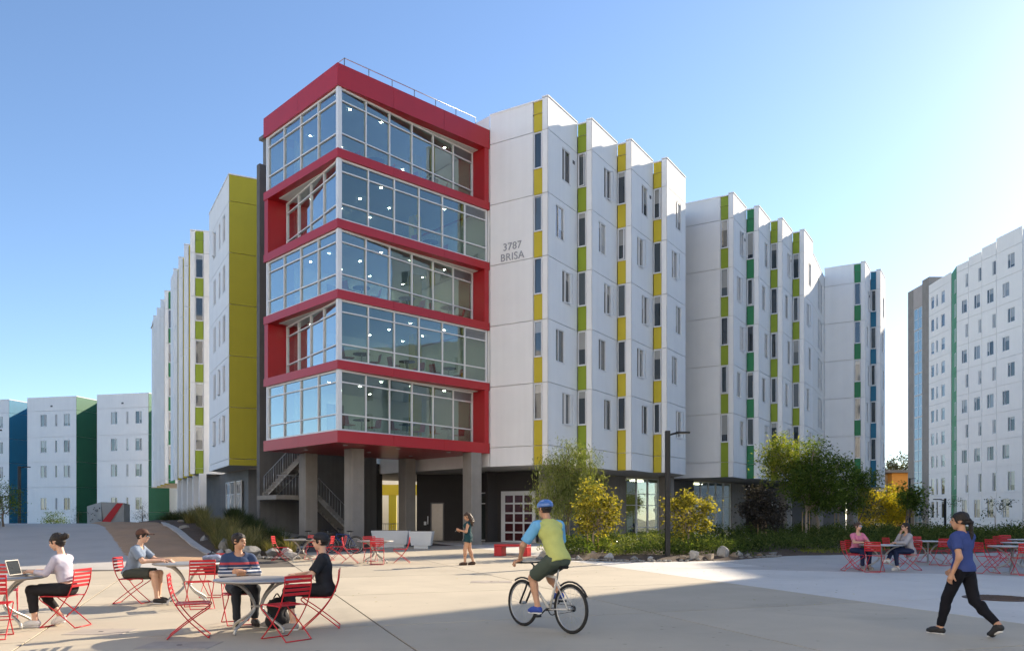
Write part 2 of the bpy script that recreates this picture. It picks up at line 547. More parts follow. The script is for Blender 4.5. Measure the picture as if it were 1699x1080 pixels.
def panel_mesh(w, h, holes, m, th=.10, g=.016):
    key = (round(w, 3), round(h, 3), tuple(tuple(round(c, 3) for c in q) for q in holes), m, th, g)
    if key in _pc: return _pc[key]
    x0, x1, z0, z1 = g, w - g, g, h - g
    xs = sorted({x0, x1} | {q[0] for q in holes} | {q[1] for q in holes})
    zs = sorted({z0, z1} | {q[2] for q in holes} | {q[3] for q in holes})
    b = MB()
    def inh(x, z): return any(q[0] < x < q[1] and q[2] < z < q[3] for q in holes)
    for i in range(len(xs) - 1):
        for j in range(len(zs) - 1):
            if not inh((xs[i] + xs[i + 1]) / 2, (zs[j] + zs[j + 1]) / 2):
                b.add([(xs[i], 0, zs[j]), (xs[i + 1], 0, zs[j]), (xs[i + 1], 0, zs[j + 1]), (xs[i], 0, zs[j + 1])], [(0, 1, 2, 3)])
    def ring(a, c):
        b.add(a + c, [(i, (i + 1) % 4, 4 + (i + 1) % 4, 4 + i) for i in range(4)])
    ring([(x0, 0, z0), (x1, 0, z0), (x1, 0, z1), (x0, 0, z1)], [(x0 + th, th, z0 + .01), (x1 - th, th, z0 + .01), (x1 - th, th, z1 - .01), (x0 + th, th, z1 - .01)])
    for q in holes:
        ring([(q[0], 0, q[2]), (q[0], 0, q[3]), (q[1], 0, q[3]), (q[1], 0, q[2])], [(q[0], th, q[2]), (q[0], th, q[3]), (q[1], th, q[3]), (q[1], th, q[2])])
    _pc[key] = b.mesh('wall_panel', m)
    return _pc[key]

def wall_panel(bld, f, x0, x1, z0, z1, m, holes=(), y=0., name='wall_panel', th=.10):
    hs = [(a - x0, c - x0, d - z0, e - z0) for a, c, d, e in holes]
    me = panel_mesh(x1 - x0, z1 - z0, hs, m, th)
    return put(name, me, bld, f.p(x0, y, z0) - bld.location, f.a)

def frame_mesh(w, h, bars, fm, fw=.05, dp=.09):
    key = ('fr', round(w, 3), round(h, 3), bars, fm, fw)
    if key in _pc: return _pc[key]
    b = MB()
    b.box(0, fw, -.015, dp, 0, h); b.box(w - fw, w, -.015, dp, 0, h)
    b.box(fw, w - fw, -.014, dp, 0, fw); b.box(fw, w - fw, -.014, dp, h - fw, h)
    b.box(-.02, w + .02, -.055, -.0155, -.03, .012)
    for kind, pos in bars:
        if kind == 'v': b.box(pos - fw * .55, pos + fw * .55, -.012, dp - .005, fw, h - fw)
        else: b.box(fw, w - fw, -.010, dp - .01, pos - fw * .45, pos + fw * .45)
    _pc[key] = b.mesh('window', fm)
    return _pc[key]

def pane_mesh(w, h, m):
    key = ('pn', round(w, 3), round(h, 3), m)
    if key not in _pc:
        b = MB(); b.box(0, w, .035, .047, 0, h)
        _pc[key] = b.mesh('pane', m)
    return _pc[key]

def window(bld, f, x0, x1, z0, z1, bars=(), fm='alu_white', gm='window_glass', open_=0, y=0.02, fw=.05):
    w, h = x1 - x0, z1 - z0
    o = put('window', frame_mesh(w, h, tuple(bars), fm, fw), bld, f.p(x0, y, z0) - bld.location, f.a)
    vs_ = [fw] + sorted(p for k, p in bars if k == 'v') + [w - fw]
    hs_ = [fw] + sorted(p for k, p in bars if k == 'h') + [h - fw]
    for i in range(len(vs_) - 1):
        for j in range(len(hs_) - 1):
            if open_ and i == len(vs_) - 2 and j == len(hs_) - 1 - 1:
                pw, ph = vs_[i + 1] - vs_[i], hs_[j + 1] - hs_[j]
                put('pane', pane_mesh(pw, ph, 'window_glass'), o, (vs_[i], .04, hs_[j]))
                s = put('casement', frame_mesh(pw, ph, (), fm, .035, .03), o, (vs_[i], -.03, hs_[j]), -R(open_))
                continue
            put('pane', pane_mesh(vs_[i + 1] - vs_[i], hs_[j + 1] - hs_[j], gm), o, (vs_[i], 0, hs_[j]))
    return o

def coping(bld, f, x0, x1, z, m='white_stucco', over=.03):
    b = MB(); b.box(x0 - over, x1 + over, -over, .32, 0, .07)
    b.build('coping', m, bld, f.p(x0, 0, z) - bld.location + Vector((0, 0, .002)), f.a).location -= f.d * 0
    return

def cop(bld, f, x0, x1, z, m='white_stucco'):
    b = MB(); b.box(0, x1 - x0, -.03, .32, 0, .07)
    return b.build('coping', m, bld, f.p(x0, 0, z) - bld.location + Vector((0, 0, rnd.uniform(.001, .006))), f.a)

hall = thing('residence_hall', (0, 42, 0), 'six storey white residence hall with red glazed corner lounge and sawtooth walls', 'building')
ZS = [5.35 + 3.22 * k for k in range(6)]
ZB, ZT = 4.34, 23.1
TH = 43.7
u2 = Vector((math.cos(R(TH)), math.sin(R(TH)), 0)); v2 = Vector((-u2.y, u2.x, 0))
A2 = Vector((-7.896, 36.55, 0))
def st(s, t): return A2 + u2 * s + v2 * t
core = MB()
def core_face(f, z0=ZB + .03, z1=ZT - .05):
    a, c = f.p(-.0, .125), f.p(f.L, .125)
    core.add([(a.x, a.y - 42, z0), (c.x, c.y - 42, z0), (c.x, c.y - 42, z1), (a.x, a.y - 42, z1)], [(0, 1, 2, 3)])

def short_face(f, strip, xs, first=False, cols=None):
    """face across a tooth: white wall, coloured strip with a window per storey, corner pilaster"""
    a, c = xs
    rows = [(ZB, ZS[0])] + list(zip(ZS, ZS[1:])) + [(ZS[5], ZT)]
    for k, (z0, z1) in enumerate(rows):
        if a > .05: wall_panel(hall, f, 0, a, z0, z1, 'white_stucco')
        wall_panel(hall, f, c, f.L, z0, z1, 'white_stucco')
        if 1 <= k <= 5:
            wt, wb = z1 - .09, z1 - 1.89
            wall_panel(hall, f, a, c, z0, wb, strip, y=.05, name='colour_panel', th=.06)
            window(hall, f, a + .015, c - .015, wb, wt + .05, open_=rnd.choice((0, 0, 0, 0, 12)), y=.03, fw=.055)
        else:
            wall_panel(hall, f, a, c, z0, z1, strip, y=.05, name='colour_panel', th=.06)
    cop(hall, f, 0, c, ZT - .12); cop(hall, f, c, f.L, ZT)
    core_face(f)

def long_face(f, k0, w=.95, off=(1.55, .85), wname=True):
    rows = [(ZB, ZS[0])] + list(zip(ZS, ZS[1:])) + [(ZS[5], ZT)]
    for k, (z0, z1) in enumerate(rows):
        if 1 <= k <= 5:
            x = off[(k + 1) % 2]
            h = (x, x + w, z0 + 1.19, z0 + 2.91)
            wall_panel(hall, f, 0, f.L, z0, z1, 'white_stucco', [h])
            window(hall, f, x, x + w, z0 + 1.19, z0 + 2.91, (('v', .34),), open_=rnd.choice((0, 0, 14, 0, 22)), y=.035)
        else:
            wall_panel(hall, f, 0, f.L, z0, z1, 'white_stucco')
    if k0 % 2 == 0:
        b = MB(); b.box(0, .22, -.02, .05, 0, .18); b.build('vent', 'alu_dark', hall, f.p(f.L - .55, 0, ZS[5] - .75) - hall.location, f.a)
    cop(hall, f, 0, f.L, ZT)
    core_face(f)

outline = []
SH, LG = 148.5 - 180, 58.5
ld = Vector((math.cos(R(LG)), math.sin(R(LG)), 0)); sdv = Vector((math.cos(R(SH)), math.sin(R(SH)), 0))
def block(s0, n, sp, cols, w0):
    cs = [st(s0 + sp * k, -3.4) for k in range(n)]
    Lg = sp * math.cos(R(LG - TH)); Ss = sp * math.sin(R(LG - TH))
    P0 = cs[0] - sdv * w0
    f = Face.between(P0, cs[0]); short_face(f, cols[0], (w0 - .86, w0 - .34)); outline.append(P0)
    for k in range(n):
        e = cs[k] + ld * Lg
        outline.extend([cs[k], e])
        long_face(Face.between(cs[k], e), k)
        if k < n - 1:
            f = Face.between(e, cs[k + 1]); short_face(f, cols[k + 1], (.0, f.L - .34))
    return e
w1 = 3.52
e4 = block(10.2, 4, 3.42, ['chartreuse', 'lime', 'chartreuse', 'chartreuse'], w1)
e8 = block(27.9, 4, 3.3, ['lime', 'strip_green', 'lime', 'lime'], 4.2)
c9 = st(48.6, -3.4)
# glazed recess between the second and third block
S3 = c9 - sdv * 3.24
f = Face.between(e8, S3)
for k, (z0, z1) in enumerate([(ZB, ZS[0])] + list(zip(ZS, ZS[1:])) + [(ZS[5], ZT - .9)]):
    if 1 <= k <= 5:
        hs = [(3.0, 4.3, z0 + .45, z0 + 2.95), (4.55, 5.9, z0 + .45, z0 + 2.95)]
        wall_panel(hall, f, 0, f.L, z0, z1, 'grey_wall' if False else 'cream_stucco', hs)
        for h in hs: window(hall, f, h[0], h[1], h[2], h[3], (('v', .65), ('h', .8)), y=.04)
    else:
        wall_panel(hall, f, 0, f.L, z0, z1, 'cream_stucco')
cop(hall, f, 0, f.L, ZT - .9); core_face(f, ZB + .03, ZT - .95)
e10 = block(48.6, 2, 3.15, ['strip_green', 'deep_blue'], 3.24)
f = Face.between(e10, e10 + v2 * 16)
for z0, z1 in [(ZB, ZS[0])] + list(zip(ZS, ZS[1:])) + [(ZS[5], ZT)]:
    for x in range(0, 16, 4): wall_panel(hall, f, x, x + 4, z0, z1, 'white_stucco')
core_face(f)
back = [e10 + v2 * 15.9, st(9.0, 17.5), st(9.28, 10.4), st(9.28, .0)]
poly = [(p.x, p.y - 42) for p in outline] + [(p.x, p.y - 42) for p in back]
b = MB(); n = len(poly)
b.add([(x, y, ZB + .04) for x, y in poly], [tuple(range(n))]); b.build('soffit', 'soffit', hall)
b = MB(); b.add([(x, y, ZT - .75) for x, y in poly], [tuple(range(n))]); b.build('roof', 'curb', hall)
for p, q in zip(back, back[1:]):
    core.add([(p.x, p.y - 42, ZB + .03), (q.x, q.y - 42, ZB + .03), (q.x, q.y - 42, ZT - .1), (p.x, p.y - 42, ZT - .1)], [(0, 1, 2, 3)])
core.build('core_wall', 'white_stucco', hall)

# number and street name on the white wall
f = Face.between(st(10.2, -3.4) - sdv * w1, st(10.2, -3.4))
for txt, z in (('3787', 15.66), ('BRISA', 15.12)):
    cu = bpy.data.curves.new('lettering', 'FONT'); cu.body = txt; cu.size = .55; cu.extrude = .015; cu.space_character = 1.06
    cu.align_x = 'CENTER'
    o = bpy.data.objects.new('lettering', cu); COL.objects.link(o); bpy.context.view_layer.update()
    me = bpy.data.meshes.new_from_object(o)
    bpy.data.objects.remove(o)
    me.materials.clear(); me.materials.append(mat('letter_grey', (.34, .35, .38), .5, .02, 2))
    o = put('lettering', me, hall, f.p(1.40, -.017, z) - hall.location); o.rotation_euler = (R(90), 0, f.a)

# --- red glazed lounge stack -------------------------------------------------
RL = A2 - hall.location
BT = [5.60, 8.79, 11.99, 15.19, 18.39]                       # tops of the red bands (floors)
BW, BD = 9.28, 7.16
def lbuild(b, name, m, par=None):
    o = b.build(name, m, par or hall)
    if par is None:
        o.location = RL; o.rotation_euler = (0, 0, R(TH))
    return o
bands = [(5.06, 5.60)] + [(z - .40, z) for z in BT[1:]] + [(21.23, 22.23)]
for z0, z1 in bands:
    b = MB(); b.box(.02, BW - .02, .02, BD - .02, z0 + .004, z1 - .004)
    slab_o = lbuild(b, 'floor_slab', 'red_panel')
    n = 3
    for i in range(n):                                        # fascia panels along the two faces
        b = MB(); b.box(BW * i / n + (.006 if i else 0), BW * (i + 1) / n - .006, 0, .03, z0, z1); lbuild(b, 'fascia_panel', 'red_panel', slab_o)
    for i in range(2):
        b = MB(); b.box(0, .03, max(.031, BD * i / 2) + .006, BD * (i + 1) / 2 - .006, z0, z1); lbuild(b, 'fascia_panel', 'red_panel', slab_o)
    b = MB(); b.box(BW - .03, BW, .031, BD, z0, z1); lbuild(b, 'fascia_panel', 'red_panel', slab_o)

def glazing(P, Q, z0, z1, ncol, vent):
    """storey-high curtain wall from P to Q in lounge coordinates"""
    P = Vector((*P, 0)); Q = Vector((*Q, 0)); d = Q - P; L = d.length; a = math.atan2(d.y, d.x)
    h = z1 - z0
    fr = .06
    zs = [0, h * .275, h * .80, h]
    b = MB()
    for i in range(ncol + 1):
        x = L * i / ncol
        w = fr * (1.3 if i in (0, ncol) else .9)
        b.box(x - w / 2, x + w / 2, -.05, .10, 0, h)
    for k, z in enumerate(zs):
        w = fr * (1.5 if k in (0, 3) else .9)
        zc = min(max(z, w / 2 + .001), h - w / 2 - .001)
        for i in range(ncol):
            xa = L * i / ncol + fr * .66; xb = L * (i + 1) / ncol - fr * .66
            b.box(xa, xb, -.04, .08, zc - w / 2, zc + w / 2)
    o = b.build('glazing', 'alu_white', hall)
    w_ = RL + u2 * P.x + v2 * P.y
    o.location = (w_.x, w_.y, z0); o.rotation_euler = (0, 0, R(TH) + a)
    for i in range(ncol):
        for k in range(3):
            xa = L * i / ncol + fr * .5; xb = L * (i + 1) / ncol - fr * .5
            if vent and i == ncol - 1 and k == 2:
                b = MB(); b.box(xa, xb, .05, .06, zs[k] + .03, zs[k + 1] - .05)
                for q in range(7):
                    zz = zs[k] + .07 + q * (zs[k + 1] - zs[k] - .14) / 7
                    b.box(xa, xb, -.02, .045, zz, zz + .02)
                b.build('louvre', 'galv', o)
            else:
                b = MB(); b.box(xa, xb, .02, .03, zs[k], zs[k + 1]); b.build('pane', 'lounge_glass', o)
for k in range(5):
    z0 = BT[k] + .002; z1 = bands[k + 1][0] - .002
    if k % 2 == 0:
        glazing((.26, .16), (8.88, .98), z0, z1, 6, True)
        b = MB(); b.box(8.95, 9.25, .035, 1.25, z0, z1); lbuild(b, 'fin_wall', 'red_panel')
        glazing((.16, 6.86), (.16, .26), z0, z1, 4, False)
        b = MB(); b.box(.10, 1.2, 6.93, 7.05, z0, z1); lbuild(b, 'return_wall', 'alu_white')
    else:
        glazing((.26, .16), (9.14, .16), z0, z1, 6, True)
        glazing((1.06, 6.62), (.2, .26), z0, z1, 4, False)
        b = MB(); b.box(.035, 1.3, 6.74, 7.12, z0, z1); lbuild(b, 'fin_wall', 'red_panel')
    b = MB(); b.box(.07, .25, .07, .25, z0, z1); lbuild(b, 'corner_post', 'alu_white')
    # the room inside
    b = MB(); b.box(1.3, BW - .1, 6.3, 6.36, z0, z1); b.box(9.16 if k % 2 else 8.94, 9.2 if k % 2 else 8.945, .25 if k % 2 else 1.26, 6.3, z0, z1); lbuild(b, 'room_wall', 'room_wall')
    b = MB(); b.box(.4, BW - .4, .5, 6.25, z1 - .03, z1 - .004); ceil_o = lbuild(b, 'room_ceiling', 'ceiling')
    b = MB(); b.box(.3, BW - .35, 1.05, 6.28, z0 + .002, z0 + .012); b.box(.3, BW - 1.2, .4, 1.05, z0 + .002, z0 + .012); lbuild(b, 'room_floor', 'carpet')
    b = MB(); b.box(6.7, 7.2, 3.2, 3.7, z0 + .013, z1 - .031); lbuild(b, 'room_column', 'yellow_paint')
    b = MB(); b.box(3.2, 4.2, 6.22, 6.299, z0 + .013, z0 + 2.15); lbuild(b, 'room_door', 'charcoal_wall')
    for x in (1.6, 3.4, 5.2, 7.4):
        for y in (1.5, 3.4, 5.2):
            if rnd.random() < .62:
                b = MB(); b.lathe([(.045, -.012), (.06, 0)], 10, (x, y, z1 - .032)); b.build('downlight', 'downlight', ceil_o)
for x, y in ((1.1, 1.1), (4, .9), (7.2, .9), (1.0, 4.6), (4.2, 3.8), (7.2, 4.2)):
    b = MB(); b.lathe([(.10, -.02), (.12, 0)], 10, (x, y, 5.058)); lbuild(b, 'soffit_light', 'alu_white')
# roof railing
b = MB()
rail = [(.95, 6.9), (.95, .95), (9.1, .95)]
for (xa, ya), (xb, yb), n in ((rail[0], rail[1], 5), (rail[1], rail[2], 6)):
    for q in range(n + 1):
        x = xa + (xb - xa) * q / n; y = ya + (yb - ya) * q / n
        b.tube([(x, y, 22.2), (x, y, 23.18)], .022, 6)
for z in (23.18,):
    b.tube([(*p, z) for p in rail], .022, 6)
lbuild(b, 'roof_railing', 'galv')
b = MB(); b.box(5.4, 9.0, 15.5, 18, 22, 26.5); b.box(5.2, 9.2, 15.3, 18.2, 26.5, 26.7); lbuild(b, 'roof_plant_room', 'grey_wall')

# --- ground floor under the lounge -------------------------------------------
for s, t in ((2.35, 6.75), (2.45, 2.45), (8.35, 6.1), (8.35, .35)):
    p = st(s, t); z = gz(p.x, p.y)
    b = MB(); b.cbox(-.36, .36, -.36, .36, z - .1, 5.055 if t > 1 or s < 8 else 5.055, .025)
    b.build('column', 'concrete', hall, p - hall.location, R(TH))
def gwall(P, Q, z0, z1, m, th=.2, name='ground_wall'):
    f = Face.between(P, Q)
    b = MB(); b.box(0, f.L, 0, th, z0, z1)
    return b.build(name, m, hall, f.p(0) - hall.location, f.a), f
cw0, cf = gwall(st(1.2, 10), st(8.9, 10), .0, 21.2, 'concrete_dark', .35, 'stair_wall')
gwall(st(9.0, 10.1), st(9.6, 10.4), 0, 5, 'charcoal_wall')
b = MB(); b.box(.9, 3.4, 7.5, 9.7, 2.62, 2.85); landing = lbuild(b, 'stair_landing', 'concrete')
def flight(s0, t0, z0, s1, t1, z1, n, side):
    """stair flight with treads, stringer and a barred rail"""
    a = Vector((s0, t0, z0)); c = Vector((s1, t1, z1)); d = (c - a)
    dh = Vector((d.x, d.y, 0)).normalized(); pn = Vector((-dh.y, dh.x, 0)) * side
    b = MB()
    for k in range(n):
        p = a + d * ((k + .5) / n)
        vv = []
        for sx in (-.17, .17):
            for sy in (0, 1.1):
                for sz in (-.08, .09):
                    q = p + dh * sx + pn * sy; vv.append((q.x, q.y, q.z + sz))
        b.add(vv, [(0, 1, 3, 2), (4, 6, 7, 5), (0, 4, 5, 1), (2, 3, 7, 6), (0, 2, 6, 4), (1, 5, 7, 3)])
    st_ = lbuild(b, 'stair_flight', 'concrete')
    b = MB()
    for off in (0, 1.12):
        p0 = a + pn * off; p1 = c + pn * off
        b.add([(p0.x, p0.y, p0.z - .22), (p1.x, p1.y, p1.z - .22), (p1.x, p1.y, p1.z + .12), (p0.x, p0.y, p0.z + .12)] + [(p0.x + pn.x * .05, p0.y + pn.y * .05, p0.z - .22), (p1.x + pn.x * .05, p1.y + pn.y * .05, p1.z - .22), (p1.x + pn.x * .05, p1.y + pn.y * .05, p1.z + .12), (p0.x + pn.x * .05, p0.y + pn.y * .05, p0.z + .12)],
              [(0, 1, 2, 3), (7, 6, 5, 4), (0, 4, 5, 1), (3, 2, 6, 7), (0, 3, 7, 4), (1, 5, 6, 2)])
    lbuild(b, 'stringer', 'curb', st_)
    b = MB()
    nn = 16
    for k in range(nn + 1):
        p = a + d * (k / nn) + pn * .03
        b.tube([p, p + Vector((0, 0, 1.05))], .009 if k % 4 else .02, 5)
    for zz in (.12, 1.05):
        b.tube([a + pn * .03 + Vector((0, 0, zz)), c + pn * .03 + Vector((0, 0, zz))], .02, 5)
    lbuild(b, 'stair_railing', 'galv', st_)
flight(1.05, 9.2, 2.85, 2.4, 7.55, 5.0, 12, 1)
flight(6.3, 7.6, .28, 3.45, 7.6, 2.80, 15, -1)
b = MB()
for x in lin(.95, 3.3, 14): b.tube([(x, 7.55, 2.85), (x, 7.55, 3.9)], .01, 5)
b.tube([(.95, 7.55, 3.9), (3.3, 7.55, 3.9)], .02, 5); lbuild(b, 'landing_railing', 'galv', landing)
landing.children[0].location = (0, 0, 0)

# lift wall with steel door, entrance doors, glazed roll-up door
w, f = gwall((-5.9, 50.0), (-3.0, 50.0), 0, ZB, 'charcoal_wall')
b = MB(); b.box(.85, .93, -.05, .0, .25, 2.6); b.box(1.62, 1.70, -.05, 0, .25, 2.6); b.box(.93, 1.62, -.05, 0, 2.52, 2.6); dr = b.build('lift_door', 'alu_dark', hall, f.p(0) - hall.location, f.a)
b = MB(); b.box(.932, 1.274, -.03, -.004, .25, 2.518); b.box(1.278, 1.618, -.03, -.004, .25, 2.518); b.build('door_leaf', 'steel', dr)
b = MB(); b.box(.45, .60, -.04, -.002, 1.2, 1.42); b.box(.66, .72, -.03, -.002, 1.25, 1.75); b.build('call_panel', 'alu_white', hall, f.p(0) - hall.location, f.a)
gwall((-3.0, 50.02), (-1.25, 48.0), 0, ZB, 'charcoal_wall')
f = Face.between((-3.0, 49.85), (-1.3, 47.9))
window(hall, f, .1, .85, .3, 3.15, (('h', 2.2),), gm='shop_glass', y=-.1)
window(hall, f, 1.55, 2.4, .3, 3.15, (('h', 2.2),), gm='shop_glass', y=-.1)
w, f = gwall((-1.3, 47.98), (1.55, 46.25), 0, ZB, 'charcoal_wall')
b = MB(); b.box(.98, 3.0, -.03, -.004, .22, 3.05); roll = b.build('roll_up_door', mat('door_dark_red', (.075, .018, .02), .12, .5, 3, spec=.6), hall, f.p(0) - hall.location, f.a)
b = MB()
b.box(.82, .98, -.09, -.002, .22, 3.2); b.box(3.0, 3.14, -.09, -.002, .22, 3.2); b.box(.98, 3.0, -.09, -.002, 3.05, 3.2)
for x in (1.02, 1.68, 2.33, 2.96): b.box(x - .05, x + .05, -.07, -.032, .22, 3.05)
for z in (.27, .80, 1.36, 1.92, 2.48, 3.0):
    for xa, xb in ((1.071, 1.629), (1.731, 2.279), (2.381, 2.909)): b.box(xa, xb, -.065, -.033, z - .05, z + .05)
b.build('door_frame', 'alu_white', roll)
b = MB(); b.cbox(-.36, .36, -.36, .36, .1, ZB, .02); b.build('column', 'concrete', hall, Vector((2.0, 45.9, 0)) - hall.location, R(58))
gwall((2.4, 46.4), (6.0, 52.5), 0, ZB, 'grey_wall')

# shop fronts under the sawtooth
def storefront(s0, s1, t, ncol, door=-1):
    f = Face.between(st(s0, t), st(s1, t))
    b = MB(); wd = f.L / ncol
    for i in range(ncol):
        bars = (('h', .78), ('h', 2.25), ('h', 3.0)) if i != door else (('h', 2.25), ('h', 3.0))
        window(hall, f, wd * i + .004, wd * (i + 1) - .004, .24, ZB - .06, bars, gm='shop_glass', y=0)
    return f
storefront(22.3, 27.2, 1.2, 4, 0)
storefront(30.1, 35.2, 1.2, 5)
for s0, s1, m in ((20.3, 22.28, 'concrete'), (27.22, 30.08, 'concrete_dark'), (35.22, 37.2, 'concrete')):
    gwall(st(s0, 1.1), st(s1, 1.1), 0, ZB, m, .7)
gwall(st(12, 3.2), st(20.3, 3.2), 0, ZB, 'charcoal_wall')
gwall(st(22.3, 6.4), st(37.2, 6.4), 0, ZB, mat('room_green', (.55, .56, .18), .9, .1, .4))
gwall(st(37.2, 3.5), st(42, 3.5), 0, ZB, 'charcoal_wall')
gwall(st(42, 2.2), st(57.5, 2.2), -1, ZB, 'grey_wall')
gwall(st(37, 7), st(54, 7), -2, ZB, 'charcoal_wall')
window(hall, Face.between(st(42, 2.1), st(50, 2.1)), 1.2, 2.2, .3, 3, (), y=0)
window(hall, Face.between(st(42, 2.1), st(50, 2.1)), 3.6, 4.6, .3, 3, (), y=0)
b = MB()
for q in (24, 26, 31.5, 33.5):
    p = st(q, 3.4); p2 = st(q + .9, 3.4)
    b.box(0, 1.2, 0, .3, ZB - .10, ZB - .03, Matrix.Translation(p - hall.location) @ Matrix.Rotation(R(TH), 4, 'Z'))
b.build('ceiling_light', emit('shop_light', (1, .92, .7), 6), hall)
for s in (44.5, 51.2):
    p = st(s, -1.2)
    b = MB(); b.cbox(-.45, .45, -.3, .3, -2, ZB, .02); b.build('column', 'concrete', hall, p - hall.location, R(TH))
for s in (24.2, 40):
    p = st(s, -.7)
    b = MB(); b.cbox(-.36, .36, -.36, .36, -1, ZB, .02); b.build('column', 'concrete', hall, p - hall.location, R(TH))

# --- left wing ----------------------------------------------------------------
O = Vector((-17.7, 50.5, 0)); ZL = 4.92
wd = Vector((math.cos(R(119.2)), math.sin(R(119.2)), 0))
L1 = O + wd * 7.7
od = Vector((math.cos(R(27.5)), math.sin(R(27.5)), 0))
rows = [(ZL, ZS[0])] + list(zip(ZS, ZS[1:])) + [(ZS[5], ZT)]
lcore = MB()
def lface(f):
    a, c = f.p(0, .125), f.p(f.L, .125)
    lcore.add([(a.x, a.y - 42, ZL + .03), (c.x, c.y - 42, ZL + .03), (c.x, c.y - 42, ZT - .05), (a.x, a.y - 42, ZT - .05)], [(0, 1, 2, 3)])
f = Face.between(O, O + od * 9)
for z0, z1 in rows: wall_panel(hall, f, 0, 9, z0, z1, 'olive_paint')
cop(hall, f, 0, 9, ZT); lface(f)
f = Face.between(L1, O)
for k, (z0, z1) in enumerate(rows):
    hs = []
    if 1 <= k <= 5:
        hs = [(x0, x1, z0 + 1.15, z0 + 2.9) for x0, x1 in ((1.8, 2.75), (4.0, 4.55), (5.4, 6.35))]
        for h in hs: window(hall, f, *h, bars=(('v', .34),) if h[1] - h[0] > .7 else (), open_=rnd.choice((0, 0, 20, 0)), y=.035)
    wall_panel(hall, f, 0, f.L, z0, z1, 'white_stucco', hs)
cop(hall, f, 0, f.L, ZT); lface(f)
gd = Vector((math.cos(R(14.5)), math.sin(R(14.5)), 0))
lout = []
def group(g0, n, step, cols, w0):
    g = [Vector((*g0, 0)) + Vector((*step, 0)) * k for k in range(n)]
    for k in range(n):
        w = w0 if k == 0 else .92
        f = Face.between(g[k], g[k] + gd * w)
        for q, (z0, z1) in enumerate(rows):
            wall_panel(hall, f, 0, .36, z0, z1, 'white_stucco')
            if 1 <= q <= 5 and k == 0:
                wall_panel(hall, f, .36, .96, z0, z1 - 1.85, cols[k], y=.05, name='colour_panel', th=.06)
                window(hall, f, .375, .945, z1 - 1.85, z1 - .08, y=.03)
            else:
                wall_panel(hall, f, .36, min(.96, w), z0, z1, cols[k], y=.05, name='colour_panel', th=.06)
            if w > 1: wall_panel(hall, f, .96, w, z0, z1, 'white_stucco')
        cop(hall, f, 0, w, ZT); lface(f)
        lout.append((g[k], g[k] + gd * w))
        if k:
            f2 = Face.between(g[k] + gd * w, g[k - 1])
            lface(f2)
    f3 = Face.between(g[-1] + wd * 3, g[-1]); lface(f3)
    return g
G = group((-24.05, 60.3), 4, (-1.73, 3.13), ['lime', 'chartreuse', 'chartreuse', 'chartreuse'], 3.0)
H = group((-32.9, 76.4), 4, (-1.75, 3.15), ['strip_green', 'chartreuse', 'chartreuse', 'chartreuse'], 3.2)
lcore.build('core_wall', 'white_stucco', hall)
pl = [O, O + od * 9, O + od * 9 + wd * 45, H[-1] + wd * 3]
for g in (H, G):
    for k in range(len(g) - 1, -1, -1):
        pl += [g[k], g[k] + gd * (.92 if k else (3.2 if g is H else 3.0))]
pl += [L1]
pp = [(p.x, p.y - 42) for p in pl]; n = len(pp)
b = MB(); b.add([(x, y, ZL + .05) for x, y in pp], [tuple(range(n))]); b.build('soffit', 'soffit', hall)
b = MB(); b.add([(x, y, ZT - .7) for x, y in pp], [tuple(range(n))]); b.build('roof', 'curb', hall)
# ground floor of the left wing
b0 = O + od * 2.0
gwall(b0 + wd * 3.2 - od * .2, b0 + od * 6, 0, ZL, 'concrete_dark')
gwall(b0 + wd * 9.5 - od * .6, b0 + wd * 3.2 - od * .2, 0, ZL, 'grey_wall')
f = Face.between(b0 + wd * 9.5 - od * .8, b0 + wd * 3.2 - od * .4)
for x in (1.0, 2.3, 4.0): window(hall, f, x, x + 1.15, .9, 4.2, (('h', 2.4),), gm='window_glass', y=0)
gwall(b0 + wd * 26 - od * 1.5, b0 + wd * 9.5 - od * .6, 0, ZL, 'concrete_dark')
for k in range(5):
    p = G[0] + wd * (3.2 * k - 1) + gd * .75
    b = MB(); b.box(-.12, .12, -.25, .25, 0, ZL); b.build('pier', 'white_stucco', hall, p - hall.location, R(119))
# courtyard wall seen through the passage
b = MB(); b.box(-13.5, -8, 32, 32.3, 0, 9); b.build('courtyard_wall', 'cream_stucco', hall)
b = MB(); b.box(-13.5, -8, 27, 27.4, 3.6, 4.5); b.build('courtyard_beam', 'yellow_paint', hall)
b = MB(); b.box(-10.55, -9.9, 27.05, 27.35, 0, 3.6); b.build('courtyard_pier', 'olive_paint', hall)
b = MB()
for x in lin(-11, -7, 26): b.tube([(x, 14, .2), (x, 14, 1.25)], .012, 5)
b.tube([(-11, 14, 1.25), (-7, 14, 1.25)], .025, 5); b.build('guard_rail', 'galv', hall)

